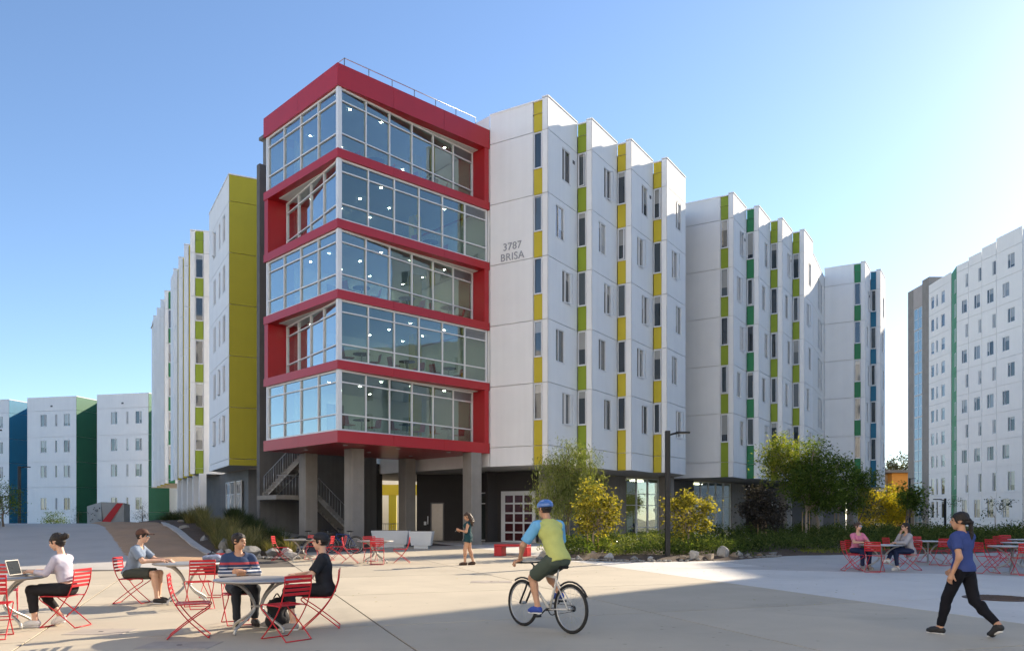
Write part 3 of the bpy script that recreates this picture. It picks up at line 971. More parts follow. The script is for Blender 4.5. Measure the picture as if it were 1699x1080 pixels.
# --- far left residence ---------------------------------------------------------
far = thing('residence_hall', (-55, 103, 0), 'low white residence hall with blue and green side walls beyond the slope', 'building')
fz = [-.5, 2.4, 5.6, 8.84, 12.05, 15.4, 17.1]
fd = Vector((math.cos(R(-13.5)), math.sin(R(-13.5)), 0)); fn = Vector((math.cos(R(76.5)), math.sin(R(76.5)), 0))
fcore = MB()
for c, m in (((-45, 100), 'deep_green'), ((-55.4, 102.7), 'deep_green'), ((-65.7, 105.5), 'deep_blue'), ((-76, 108.2), 'deep_green')):
    c = Vector((*c, 0)); W = 7.5
    f = Face.between(c - fd * W, c)
    for k, (z0, z1) in enumerate(zip(fz, fz[1:])):
        hs = []
        if 1 <= k <= 4:
            hs = [(W * a, W * e, z1 - 2.0 - (.0 if k > 1 else .9), z1 - .43 - (0 if k > 1 else .9)) for a, e in ((.27, .40), (.57, .615), (.745, .875))]
            for h in hs: window(far, f, *h, bars=(('v', .62),) if h[1] - h[0] > .5 else (), y=.03, open_=rnd.choice((0, 0, 0, 18)))
        wall_panel(far, f, 0, W, z0, z1, 'white_stucco', hs)
    b = MB(); b.box(0, .3, -.03, .03, 0, .2); b.build('vent', 'alu_dark', far, f.p(3.6, 0, 15.9) - far.location, f.a)
    g = Face.between(c, c + fn * 6.5)
    for z0, z1 in zip(fz, fz[1:]): wall_panel(far, g, 0, 6.5, z0, z1, m)
    for ff in (f, g):
        cop(far, ff, 0, ff.L, 17.1)
        a, e = ff.p(0, .12) - far.location, ff.p(ff.L, .12) - far.location
        fcore.add([(a.x, a.y, -.5), (e.x, e.y, -.5), (e.x, e.y, 17), (a.x, a.y, 17)], [(0, 1, 2, 3)])
    a = c + fn * 4 - far.location; e = a + fd * 4
    fcore.add([(a.x, a.y, -.5), (e.x, e.y, -.5), (e.x, e.y, 17), (a.x, a.y, 17)], [(0, 1, 2, 3)])
    a = c - fd * W - far.location; e = a + fn * 8
    fcore.add([(a.x, a.y, -.5), (e.x, e.y, -.5), (e.x, e.y, 17), (a.x, a.y, 17)], [(0, 1, 2, 3)])
    q = [c - fd * W, c, c + fn * 9, c - fd * W + fn * 9]
    fcore.add([(p.x - far.location.x, p.y - far.location.y, 16.6) for p in q], [(0, 1, 2, 3)])
fcore.build('core_wall', 'white_stucco', far)

# --- right tower -------------------------------------------------------------------
tower = thing('residence_tower', (58, 104, -1.5), 'tall white residence tower with concrete stair core and green recess', 'building')
tcore = MB()
def tface(f, z0, z1):
    a, e = f.p(0, .12) - tower.location, f.p(f.L, .12) - tower.location
    tcore.add([(a.x, a.y, z0 + 1.5), (e.x, e.y, z0 + 1.5), (e.x, e.y, z1 + 1.5), (a.x, a.y, z1 + 1.5)], [(0, 1, 2, 3)])
f = Face((57.8, 105), -84.6, 11.85)
bays = [0, 2.37, 4.87, 7.47, 11.85]
wa = [(1.75, 2.3), (4.2, 4.8), (6.75, 7.4), (9.4, 10.6)]
wb = [(1.0, 2.05), (3.4, 4.55), (5.8, 7.0), (8.5, 9.7)]
for k in range(11):
    zt = 33.5 - 3.2 * k; zb = zt - 3.2
    if k == 10: zb = .1; zt = 1.5
    for i in range(4):
        hs = []
        if k < 10:
            h = (wa if k % 2 == 0 else wb)[i]
            z1 = zt - .7; z0 = z1 - (1.7 if k < 8 else 2.3)
            hs = [(h[0], h[1], z0, z1)]
            window(tower, f, h[0], h[1], z0, z1, (('v', (h[1] - h[0]) * .36),), y=.035)
        wall_panel(tower, f, bays[i], bays[i + 1], zb, zt, 'cream_stucco', hs)
for i in range(4):
    wall_panel(tower, f, bays[i], bays[i + 1], 33.5, 34.4 + .33 * i, 'cream_stucco')
tface(f, .1, 34.3)
f2 = Face.between((59.3, 114.9), (58.95, 108.4))
for k in range(10):
    zt = 33.5 - 3.2 * k; zb = zt - 3.2; z1 = zt - .7
    hs = [(a, e, z1 - (1.7 if k < 8 else 2.3), z1) for a, e in ((.7, 1.6), (2.2, 2.7), (3.7, 4.7))]
    for h in hs: window(tower, f2, *h, bars=(), y=.035)
    wall_panel(tower, f2, 0, f2.L, zb, zt, 'cream_stucco', hs)
wall_panel(tower, f2, 0, f2.L, 33.5, 34.7, 'cream_stucco'); wall_panel(tower, f2, 0, f2.L, .1, 1.5, 'cream_stucco')
tface(f2, .1, 34.5)
f3 = Face.between((58.94, 108.3), (57.8, 105.02))                    # green return wall
for k in range(10):
    zt = 33.5 - 3.2 * k
    wall_panel(tower, f3, 0, f3.L, zt - 3.2, zt, 'strip_green'); window(tower, f3, 2.4, 3.1, zt - 2.4, zt - .7, y=-.03)
wall_panel(tower, f3, 0, f3.L, 33.5, 34.4, 'strip_green')
tface(f3, .1, 34.3)
# concrete stair core with a glazed corner
b = MB(); b.box(1.40, 6, 11.0, 12.95, 0, 37.5); b.box(1.80, 6, 12.95, 18, 0, 37.2); b.build('stair_core', 'concrete', tower)
b = MB(); b.box(1.50, 3, 12.96, 15.7, 34.0, 37.0); b.build('stair_core_head', mat('taupe', (.42, .38, .355), .85, .08, 1), tower)
mat('stair_glass', (.22, .36, .46), .06, .1, .3, spec=1.)
f4 = Face.between((59.55, 119.7), (59.45, 117.0))
for k in range(11):
    zt = 32.4 - 3.2 * k
    window(tower, f4, .1, 2.6, max(-.4, zt - 3.1), zt, (('v', 1.25), ('h', 1.5)), y=.0, fm='alu_white', gm='stair_glass')
tface(f4, -1, 32.5)
q = [(57.8, 105), (59, 93.2), (75, 93), (75, 118), (59.3, 114.9), (59, 108.4), (60.6, 107.2)]
tcore.add([(x - 58, y - 104, 1.65) for x, y in q], [tuple(range(7))]); tcore.add([(x - 58, y - 104, 35.4) for x, y in q], [tuple(range(7))])
for a, e in (((58.92, 93.2), (75, 93)), ((75, 93), (75, 118)), ((75, 118), (60, 118))):
    tcore.add([(a[0] - 58, a[1] - 104, 1.6), (e[0] - 58, e[1] - 104, 1.6), (e[0] - 58, e[1] - 104, 36.5), (a[0] - 58, a[1] - 104, 36.5)], [(0, 1, 2, 3)])
tcore.build('core_wall', 'cream_stucco', tower)
for x, y in ((60, 94), (60, 103), (62, 112)):
    b = MB(); b.box(x - 58.3, x - 57.7, y - 104.3, y - 103.7, -1, 1.6); b.build('pier', 'concrete', tower)
b = MB(); b.box(3, 4, -11, 12, -1, 1.6); b.build('ground_wall', 'charcoal_wall', tower)

# the tower goes on outside the picture, towards the plaza
for k in range(4):
    b = MB(); y1 = 92.4 - 59 * 0 - 7.2 * k
    b.box(60.3 - .45 * k - 58, 17, y1 - 7.15 - 104, y1 - 104, 1.6, 35.9 + .5 * k); b.build('wing_wall', 'cream_stucco', tower)
# --- residence across the plaza, outside the picture: it throws the long shadow on the paving -----
opp = thing('residence_hall', (55, 32, 0), 'tall white residence hall on the far side of the plaza', 'building')
q = [(41, 54.4), (45, 39), (62, 43), (58, 59)]
b = MB(); b.prism([(x - 55, y - 32) for x, y in q], 0, 34); b.build('core_wall', 'cream_stucco', opp)
q = [(43.5, 38), (48, 22), (64, 26), (60, 42)]
b = MB(); b.prism([(x - 55, y - 32) for x, y in q], 0, 21); b.build('core_wall', 'cream_stucco', opp)
for A_, B_ in (((41, 54.4), (45, 39)), ((43.5, 38), (48, 22))):
    f = Face.between(A_, B_)
    for k in range(10 if A_[0] < 42 else 6):
        for i in range(5):
            x = f.L * (i + .3) / 5
            window(opp, f, x, x + 1.1, 1.6 + 3.2 * k, 3.3 + 3.2 * k, (('v', .4),), y=-.07)

# --- orange apartment house -------------------------------------------------------------
ora = thing('apartment_house', (69, 142, -2), 'orange apartment house with grey roof and balconies behind the yellow trees', 'building')
b = MB(); b.box(-2.2, 9, 0, 9, 0, 11.6); b.build('wall', mat('orange_paint', (.62, .26, .045), .8, .06, .6), ora)
b = MB(); b.box(-5.4, -2.21, 1.6, 9, 0, 11.5); b.build('wall', mat('tan_paint', (.42, .30, .16), .8, .06, .6), ora)
b = MB(); b.box(-5.9, 9.5, -.9, 9.5, 11.65, 12.1); b.build('roof', 'grey_wall', ora)
for z in (2.6, 5.6, 8.6):
    b = MB(); b.box(-5.2, -2.3, -.4, 1.58, z - .25, z); bal = b.build('balcony', 'curb', ora)
    b = MB()
    for x in lin(-5.15, -2.35, 15): b.box(x - .02, x + .02, -.38, -.34, z, z + 1)
    b.box(-5.2, -2.3, -.40, -.33, z + 1, z + 1.06); b.build('railing', 'alu_dark', bal)
    f = Face((69 - 4.6, 142 + 1.58), 0)
    window(ora, f, 0, 1.7, z - 2 + .1, z + .2, (('v', .85),), y=-.05)
for z in (5.3, 8.4):
    f = Face((69, 142), 0); window(ora, f, 4.5, 5.6, z - 2, z - .4, (('v', .5),), y=-.05)

# --- unseen halls behind the camera, added to bounce sunlight; they also mirror in the glass
for loc, pts, lab in (((-33, 5, 0), [(-37, -14), (-31, 26)], 'unseen white hall west of the plaza, added to bounce sunlight'), ((-8, -22, 0), [(22, -19), (-56, -23)], 'unseen white hall south of the plaza, added to bounce sunlight')):
    o = thing('residence_hall', loc, lab, 'building')
    f = Face.between(pts[0], pts[1])
    b = MB(); b.box(0, f.L, .1, 12, 0, 18 if loc[1] > 0 else 36); b.build('core_wall', 'white_stucco', o, f.p(0) - o.location, f.a)
    for k in range(5 if loc[1] > 0 else 10):
        for i in range(16):
            x = f.L * (i + .3) / 12
            window(o, f, x, x + 1.4, 1.4 + 3.3 * k, 3.2 + 3.3 * k, (('v', .5),), y=.03)
# ------------------------------------------------------------------ plaza furniture
mat('red_wire', (.52, .012, .022), .36, .04, 5, spec=.5)
mat('table_steel', (.40, .39, .37), .42, .06, 8, metal=.55)

def smooth_path(pts, n=5):
    """Catmull-Rom through the points"""
    P = [Vector(p) for p in pts]; P = [P[0] * 2 - P[1]] + P + [P[-1] * 2 - P[-2]]
    out = []
    for i in range(1, len(P) - 2):
        for k in range(n):
            t = k / n
            a, b, c, d = P[i - 1], P[i], P[i + 1], P[i + 2]
            out.append(.5 * ((2 * b) + (c - a) * t + (2 * a - 5 * b + 4 * c - d) * t * t + (3 * b - a - 3 * c + d) * t ** 3))
    out.append(P[-2])
    return out

_chair = {}
def chair_parts():
    if _chair: return _chair
    for s, nm in ((-1, 'a'), (1, 'b')):
        y = .21 * s
        b = MB()
        b.tube(smooth_path([(-.30, y, .86), (-.275, y, .66), (-.20, y, .47), (-.05, y, .26), (.13, y, .085), (.215, y, .012)], 5), .0085, 7)
        b.tube(smooth_path([(-.205, y * .96, .455), (0, y * .96, .462), (.19, y * .96, .462), (.232, y * .96, .435), (.20, y * .96, .395), (.06, y * .96, .30), (-.12, y * .96, .165), (-.285, y * .96, .03), (-.30, y * .96, .012)], 5), .0085, 7)
        _chair['side' + nm] = b.mesh('side_frame', 'red_wire')
    b = MB()
    b.tube([(.215, -.21, .012), (.215, .21, .012)], .0085, 6); b.tube([(-.30, -.202, .012), (-.30, .202, .012)], .0085, 6)
    _chair['rung'] = b.mesh('floor_rung', 'red_wire')
    b = MB()
    for i in range(11):
        x = -.19 + i * .0395
        b.box(x - .0165, x + .0165, -.20, .20, .463 - .012 * math.sin(i / 10 * math.pi), .468 - .012 * math.sin(i / 10 * math.pi))
    b.box(.20, .222, -.20, .20, .455, .466)
    _chair['seat'] = b.mesh('seat', 'red_wire')
    b = MB()
    b.box(-.004, .004, -.205, .205, -.018, .018)
    _chair['slat'] = b.mesh('back_slat', 'red_wire')
    return _chair

SL = [(-.299, .842), (-.290, .785), (-.282, .728), (-.270, .672), (-.252, .615)]
def chair(x, y, ang, label, group='red wire chairs on the plaza', fine=True):
    c = chair_parts()
    o = thing('wire_chair', (x, y, gz(x, y)), label, 'chair', group, R(ang))
    put('side_frame', c['sidea'], o); put('side_frame', c['sideb'], o); put('floor_rung', c['rung'], o); put('seat', c['seat'], o)
    for sx, sz in SL:
        k = put('back_slat', c['slat'], o, (sx, 0, sz)); k.rotation_euler = (0, R(-9), 0)
    return o

_tab = {}
def table(x, y, label, r=.60, rz=20, group='round steel tables on the plaza'):
    if not _tab:
        b = MB(); b.lathe([(.30, .705), (.56, .71), (.60, .722), (.607, .735), (.60, .746), (.50, .750), (.0, .752)], 36); _tab['top'] = b.mesh('table_top', 'table_steel')
        b = MB(); b.tube(smooth_path([(.47, .0, .712), (.34, 0, .668), (.17, 0, .54), (.075, 0, .40), (.085, 0, .31), (.20, 0, .21), (.36, 0, .125), (.44, 0, .07), (.46, 0, .004)], 4), .021, 8); _tab['leg'] = b.mesh('leg', 'table_steel')
        b = MB(); b.tube([(.085 * math.cos(a), .085 * math.sin(a), .36) for a in lin(0, 2 * math.pi * 15 / 16, 16)], .012, 6, closed=True); _tab['ring'] = b.mesh('clamp_ring', 'table_steel')
    o = thing('bistro_table', (x, y, gz(x, y)), label, 'table', group, R(rz))
    put('table_top', _tab['top'], o); put('clamp_ring', _tab['ring'], o)
    for k in range(4): put('leg', _tab['leg'], o, (0, 0, 0), R(45 + 90 * k))
    return o

table(-7.50, 11.85, 'round steel table with an open laptop at the left edge')
table(-6.05, 15.05, 'round steel table before the man in the brown cap')
table(-3.60, 11.45, 'round steel table between the man in stripes and the man in the black cap')
table(-7.35, 28.2, 'small far steel table in front of the bicycles')
table(-4.55, 26.9, 'steel table with red chairs in front of the two white planters')
table(10.75, 23.5, 'steel table shared by the two seated women in the shade')
table(13.7, 26.6, 'steel table behind the woman in the grey cardigan')
table(14.0, 22.6, 'nearest steel table by the walking woman, at the picture edge')
table(16.0, 25.3, 'middle steel table at the right edge behind the walking woman')
table(18.0, 28.2, 'farthest steel table at the right edge near the tower')

CH = [
 (-6.62, 11.92, 176, 'red wire chair that the woman with the laptop sits on'),
 (-6.98, 10.85, 112, 'empty red wire chair nearest the lower left corner'),
 (-8.05, 12.75, -60, 'empty red wire chair behind the laptop table'),
 (-7.02, 15.0, 4, 'red wire chair that the man in the brown cap sits on'),
 (-5.52, 14.25, 122, 'empty red wire chair seen from behind, left of the man in stripes'),
 (-5.95, 16.1, -88, 'red wire chair holding the black backpack and jacket'),
 (-4.12, 12.20, -60, 'red wire chair that the man in the striped sweater sits on'),
 (-2.83, 11.82, 190, 'red wire chair that the man in the black cap sits on'),
 (-4.32, 10.92, 18, 'empty red wire chair below the man in stripes, side on'),
 (-3.02, 10.72, 142, 'empty red wire chair below the man in the black cap'),
 (-8.05, 28.2, 0, 'far red chair nearest the boulders, at the left end of its row'),
 (-7.2, 29.0, -92, 'far red chair behind the small table by the bicycles'),
 (-6.55, 28.2, 176, 'far red chair between the two small tables, facing left'),
 (-6.25, 28.9, 200, 'far red chair in front of the parked bicycle wheel'),
 (-5.35, 26.9, 8, 'far red chair left of the table by the planters, facing it'),
 (-4.85, 27.7, -70, 'far red chair behind the table, before the long white planter'),
 (-4.35, 26.1, 96, 'far red chair with its back to the viewer at the planter table'),
 (-3.72, 27.0, 184, 'far red chair at the right end beside the short white planter'),
 (9.85, 23.3, -6, 'red chair left of the woman in pink, side on'),
 (10.25, 22.8, 52, 'empty red chair in front of the woman in pink'),
 (10.30, 24.1, -78, 'red chair that the woman in pink sits on'),
 (11.55, 23.55, 184, 'red chair that the woman in the grey cardigan sits on'),
 (12.55, 26.5, 4, 'red chair just behind the woman in the cardigan'),
 (13.6, 25.7, 95, 'red chair in front of the table behind the cardigan woman'),
 (13.9, 27.5, -85, 'red chair at the far side of the table behind the cardigan woman'),
 (14.5, 26.4, 178, 'red chair right of the table behind the cardigan woman'),
 (13.2, 22.4, 5, 'red chair half hidden behind the arm of the walking woman'),
 (13.75, 21.75, 80, 'nearest red chair at the right, its back towards the viewer'),
 (15.0, 24.9, 12, 'red chair at the middle table, right of the walking woman'),
 (15.85, 24.4, 88, 'red chair with its back to the viewer at the middle right table'),
 (14.85, 22.7, 186, 'red chair at the right picture edge, turned left'),
 (17.1, 28.0, 6, 'red chair left of the farthest right table'),
 (18.0, 29.2, -90, 'red chair beyond the farthest right table'),
]
for c in CH: chair(*c)

# bench, planters
o = thing('bench', (.02, 31.2, gz(0, 31.2)), 'low bright red slab bench beside the planted bed', 'bench', rz=R(-22))
b = MB(); b.cbox(-.68, .68, -.24, .24, .37, .46, .012); b.build('seat', mat('bench_red', (.50, .012, .02), .4, .05, 3), o)
for x in (-.52, .52):
    b = MB(); b.cbox(x - .16, x + .16, -.235, .235, 0, .369, .012); b.build('leg', 'bench_red', o)
def planter(x, y, w, rz, label):
    o = thing('planter', (x, y, gz(x, y)), label, 'planter', 'white planters under the lounge', R(rz))
    b = MB(); b.box(-w / 2, w / 2, -.42, .42, .14, .80, taper=.10); b.box(-w / 2 + .06, w / 2 - .06, -.36, .36, .80, .802)
    b.build('tub', mat('planter_white', (.66, .68, .70), .55, .04, 3), o)
    b = MB(); b.box(-w / 2 + .22, w / 2 - .22, -.26, .26, 0, .139); b.build('plinth', 'planter_white', o)
    b = MB(); b.box(-w / 2 + .05, w / 2 - .05, -.37, .37, .79, .812); b.build('soil', 'mulch', o)
planter(-5.9, 39.4, 1.8, -2, 'long white planter beside the passage, half hidden by chairs')
planter(-4.25, 38.0, 1.1, -2, 'short white tapered planter in front of the lift')

# lamp posts
def lamp(x, y, h, arm, label, w=.085, base=True):
    z = gz(x, y)
    o = thing('lamp_post', (x, y, z), label, 'lamp post', 'black lamp posts')
    b = MB(); b.cbox(-w, w, -w, w, .05, h, .012); b.build('pole', 'black_metal', o)
    b = MB(); b.lathe([(.40, -.05), (.40, .06), (.37, .08)], 24); b.build('footing', 'curb', o)
    b = MB(); b.tube(smooth_path([(0, 0, h - .18), (.15 * arm, 0, h - .12), (.34 * arm, 0, h - .08)], 4), .035, 8)
    b.build('arm', 'black_metal', o)
    b = MB(); x0, x1 = sorted((.28 * arm, .78 * arm)); b.cbox(x0, x1, -.13, .13, h - .10, h - .035, .02); hd = b.build('lamp_head', 'black_metal', o)
    b = MB(); b.box(x0 + .12, x1 - .04, -.09, .09, h - .106, h - .101); b.build('lens', 'alu_white', hd)
lamp(5.49, 28.5, 4.56, 1, 'black lamp post at the edge of the planted bed')
lamp(-36.6, 60, 4.7, 1, 'distant black lamp post before the blue wall')
lamp(-26.1, 40, 4.9, 1, 'black lamp whose arm reaches in at the left edge')
lamp(29.5, 55.0, 2.9, -1, 'short dark path lamp beside the walking woman', .06)
lamp(49.2, 100, 8.3, 1, 'tall thin lamp post in front of the orange house', .11)

# climbing boulder
o = thing('climbing_boulder', (-30.2, 60.5, gz(-30.2, 60.5)), 'grey climbing boulder with a red stripe and bolt-on holds', 'climbing wall')
bz = [(-1.35, -.5, -.8), (.25, -.85, -.8), (1.30, -.3, -.8), (1.2, .8, -.8), (-1.2, .9, -.8), (-1.45, -.35, 1.75), (-.05, -1.05, 2.05), (1.35, -.5, 2.0), (1.2, .8, 1.9), (-1.1, .9, 1.7), (.05, -1.15, .6)]
b = MB(); b.add(bz, [(0, 1, 10, 6, 5), (1, 2, 7), (1, 7, 6, 10), (2, 3, 8, 7), (3, 4, 9, 8), (4, 0, 5, 9), (5, 6, 7, 8, 9)])
b.build('body', mat('boulder_grey', (.34, .34, .33), .85, .1, 2, .3, 30), o)
b = MB(); b.add([(.02, -1.16, .55), (.28, -.95, -.6), (.75, -.72, -.6), (.55, -.90, .55), (1.33, -.55, 1.95), (.95, -.72, 1.98)], [(0, 1, 2, 3), (0, 3, 4, 5)]); b.build('stripe', mat('boulder_red', (.45, .012, .02), .6, .05, 2), o)
rr = random.Random(3)
b = MB()
for k in range(46):
    t, s = rr.random(), rr.uniform(-.3, .9)
    P_ = Vector((-1.38 + 1.35 * t, -.48 - .5 * t, s * 1.8))
    b.lathe([(.05, 0), (.03, .05)], 6, (P_.x, P_.y - .02, P_.z))
tag(b.build('climbing_holds', 'alu_dark', o), kind='stuff')

# bicycles
def bicycle(name, loc, rz, label, fc, group=None, lean=0):
    o = thing(name, loc, label, 'bicycle', group, rz)
    o.rotation_euler = (lean, 0, rz)
    fm = mat('frame_' + fc, {'white': (.62, .60, .56), 'dark': (.02, .02, .025), 'blue': (.02, .05, .20)}[fc], .3, .03, 3, coat=.4)
    rub = mat('rubber', (.018, .018, .018), .8, .1, 10)
    Rw = .345
    wb = .53
    for x in (-wb, wb):
        b = MB(); b.tube([(x + (Rw - .022) * math.cos(a), 0, Rw + (Rw - .022) * math.sin(a)) for a in lin(0, 2 * math.pi * 35 / 36, 36)], .024, 8, closed=True); w = b.build('wheel', rub, o)
        b = MB(); b.tube([(x + (Rw - .05) * math.cos(a), 0, Rw + (Rw - .05) * math.sin(a)) for a in lin(0, 2 * math.pi * 35 / 36, 36)], .011, 6, closed=True); b.build('rim', 'galv', w)
        b = MB(); b.tube([(x, -.05, Rw), (x, .05, Rw)], .022, 8)
        for k in range(24):
            a = 2 * math.pi * k / 24
            b.tube([(x, .02 * (-1) ** k, Rw), (x + (Rw - .055) * math.cos(a), 0, Rw + (Rw - .055) * math.sin(a))], .0016, 4)
        b.build('spokes', 'galv', w)
    bb = (-.08, 0, .30); seat_t = (-.24, 0, .76); head_t = (.30, 0, .80); head_b = (.345, 0, .68)
    b = MB()
    for p, q, r in ((bb, seat_t, .017), (bb, head_b, .021), (seat_t, head_t, .018), (head_t, head_b, .022)): b.tube([p, q], r, 8)
    for s in (-1, 1):
        b.tube([(bb[0], .03 * s, bb[2]), (-wb, .06 * s, Rw)], .010, 6); b.tube([(seat_t[0], .02 * s, seat_t[2] - .06), (-wb, .06 * s, Rw)], .009, 6)
    b.build('frame', fm, o)
    b = MB(); b.tube([(.335, 0, .71), (.36, 0, .66)], .024, 8)
    for s in (-1, 1): b.tube([(.36, .05 * s, .67), (.40, .06 * s, .56), (wb, .06 * s, Rw)], .015, 6)
    b.build('fork', 'black_metal', o)
    b = MB(); b.tube([(.30, 0, .80), (.275, 0, .91), (.34, 0, .95)], .014, 6); b.tube(smooth_path([(.30, -.31, .965), (.345, -.12, .95), (.345, .12, .95), (.30, .31, .965)], 4), .013, 6); hb = b.build('handlebar', 'black_metal', o)
    for s in (-1, 1):
        b = MB(); b.tube([(.305, .20 * s, .96), (.298, .32 * s, .967)], .018, 8); b.build('grip', rub, hb)
    b = MB(); b.tube([(seat_t[0], 0, .74), (-.275, 0, .90)], .013, 6); sp = b.build('seat_post', 'galv', o)
    b = MB(); b.add([(-.42, -.075, .925), (-.42, .075, .925), (-.30, .06, .935), (-.30, -.06, .935), (-.14, .016, .93), (-.14, -.016, .93), (-.40, -.06, .89), (-.40, .06, .89), (-.29, .03, .885), (-.29, -.03, .885), (-.15, .012, .90), (-.15, -.012, .90)],
                    [(0, 3, 2, 1), (3, 5, 4, 2), (6, 7, 8, 9), (9, 8, 10, 11), (0, 1, 7, 6), (4, 5, 11, 10), (1, 2, 8, 7), (2, 4, 10, 8), (3, 0, 6, 9), (5, 3, 9, 11)]); b.build('saddle', 'black_metal', sp)
    b = MB(); b.tube([(bb[0], -.07, bb[2]), (bb[0], .07, bb[2])], .02, 8)
    b.tube([(bb[0] + .085 * math.cos(a), -.045, bb[2] + .085 * math.sin(a)) for a in lin(0, 2 * math.pi * 17 / 18, 18)], .008, 5, closed=True)
    for s, dx, dz in ((-1, -.12, .12), (1, .12, -.10)):
        b.tube([(bb[0], .08 * s, bb[2]), (bb[0] + dx, .09 * s, bb[2] + dz)], .010, 6); b.box(bb[0] + dx - .045, bb[0] + dx + .045, .09 * s, .18 * s if s > 0 else .09 * s, bb[2] + dz - .012, bb[2] + dz + .012) if s > 0 else b.box(bb[0] + dx - .045, bb[0] + dx + .045, -.18, -.09, bb[2] + dz - .012, bb[2] + dz + .012)
    b.build('crankset', 'black_metal', o)
    b = MB(); b.tube([(-wb, -.045, Rw + .04), (bb[0], -.045, bb[2] + .085)], .004, 4); b.tube([(-wb, -.045, Rw - .04), (bb[0], -.045, bb[2] - .085)], .004, 4); b.lathe([(.045, -.01), (.045, .01)], 12, (0, 0, 0)); b.v[-24:] = [(-wb + x_, z_ - .045, Rw + y_) for x_, y_, z_ in b.v[-24:]]
    b.build('chain', 'black_metal', o)
    for x, a0, a1 in ((-wb, 55, 150), (wb, 60, 140)):
        b = MB(); pts = [(x + (Rw + .03) * math.cos(R(a)), 0, Rw + (Rw + .03) * math.sin(R(a))) for a in lin(a0, a1, 8)]
        b.tube(pts, .014, 6); b.build('mudguard', 'black_metal', o)
    return o
BIKE = (.49, 11.62); BIKE_RZ = R(180 - 54)
bicycle('bicycle', (*BIKE, gz(*BIKE)), R(128) , 'pale mountain bicycle ridden by the cyclist across the sunlit paving', 'white')
bicycle('bicycle', (-8.2, 33.6, gz(-8.2, 33.6)), R(20), 'parked dark bicycle nearest the left concrete column', 'dark', 'bicycles parked under the lounge', .08)
bicycle('bicycle', (-6.9, 33.2, gz(-6.9, 33.2)), R(168), 'parked blue bicycle beside the middle concrete column', 'blue', 'bicycles parked under the lounge', -.08)
bicycle('bicycle', (-7.9, 35.6, gz(-7.9, 35.6)), R(35), 'parked dark bicycle behind the blue one, under the lounge', 'dark', 'bicycles parked under the lounge', .1)
# notice on the wall beside the passage
o = thing('wall_notice', (-10.2 + 1.0, 48.8, 2.0), 'small white notice on the dark wall beside the passage', 'sign')
b = MB(); b.cbox(-.16, .16, -.03, 0, -.22, .22, .004); b.build('board', 'alu_white', o)
b = MB(); b.box(-.09, .09, -.036, -.031, -.05, .14); b.box(-.11, .11, -.036, -.031, -.15, -.12); b.build('print', 'alu_dark', o)

# lounge furniture behind the glass
_lf = {}
def lounge_chair(s, t, z, rz, label):
    p = st(s, t)
    if not _lf:
        b = MB(); b.cbox(-.22, .22, -.22, .22, .42, .46, .012); _lf['seat'] = b.mesh('seat', mat('shell_red', (.5, .012, .02), .45, .04, 3))
        b = MB(); b.add([(-.22, -.2, .46), (-.22, .2, .46), (-.30, .19, .85), (-.30, -.19, .85), (-.245, -.2, .46), (-.245, .2, .46), (-.325, .19, .85), (-.325, -.19, .85)], [(0, 1, 2, 3), (7, 6, 5, 4), (0, 4, 5, 1), (3, 2, 6, 7), (0, 3, 7, 4), (1, 5, 6, 2)]); _lf['back'] = b.mesh('backrest', 'shell_red')
        b = MB(); b.tube([(0, 0, .0), (0, 0, .42)], .025, 6); b.tube([(-.25, 0, .02), (.25, 0, .02)], .02, 5); b.tube([(0, -.25, .02), (0, .25, .02)], .02, 5); _lf['base'] = b.mesh('base', 'galv')
        b = MB(); b.lathe([(.42, .72), (.42, .75)], 20); _lf['top'] = b.mesh('table_top', 'charcoal_wall')
        b = MB(); b.lathe([(.22, 0), (.22, .02), (.03, .04), (.03, .72)], 12); _lf['tb'] = b.mesh('pedestal', 'galv')
    o = thing('lounge_chair', (p.x, p.y, z), label, 'chair', 'red lounge chairs behind the glass', R(rz))
    put('seat', _lf['seat'], o); put('backrest', _lf['back'], o); put('base', _lf['base'], o)
def lounge_table(s, t, z, label):
    p = st(s, t)
    o = thing('lounge_table', (p.x, p.y, z), label, 'table', 'dark lounge tables behind the glass')
    put('table_top', _lf['top'], o); put('pedestal', _lf['tb'], o)
ordn = ['lowest', 'second', 'third', 'fourth', 'top']
for k in range(5):
    z = BT[k] + .016
    for i, s in enumerate((2.2, 4.9, 7.6) if k < 3 else (3.0, 6.4)):
        pos = ['left', 'middle', 'right'][i]
        if k == 3 and i == 0: continue
        lounge_chair(s - .75, 1.35 + .1 * i, z, 43.7 + rnd.uniform(-25, 25), 'red chair left of the %s table behind the glass of the %s lounge' % (pos, ordn[k]))
        lounge_table(s, 1.4, z, 'dark round table at the %s of the %s glazed lounge' % (pos, ordn[k]))
        lounge_chair(s + .75, 1.45, z, 223.7 + rnd.uniform(-25, 25), 'red chair right of the %s table behind the glass of the %s lounge' % (pos, ordn[k]))
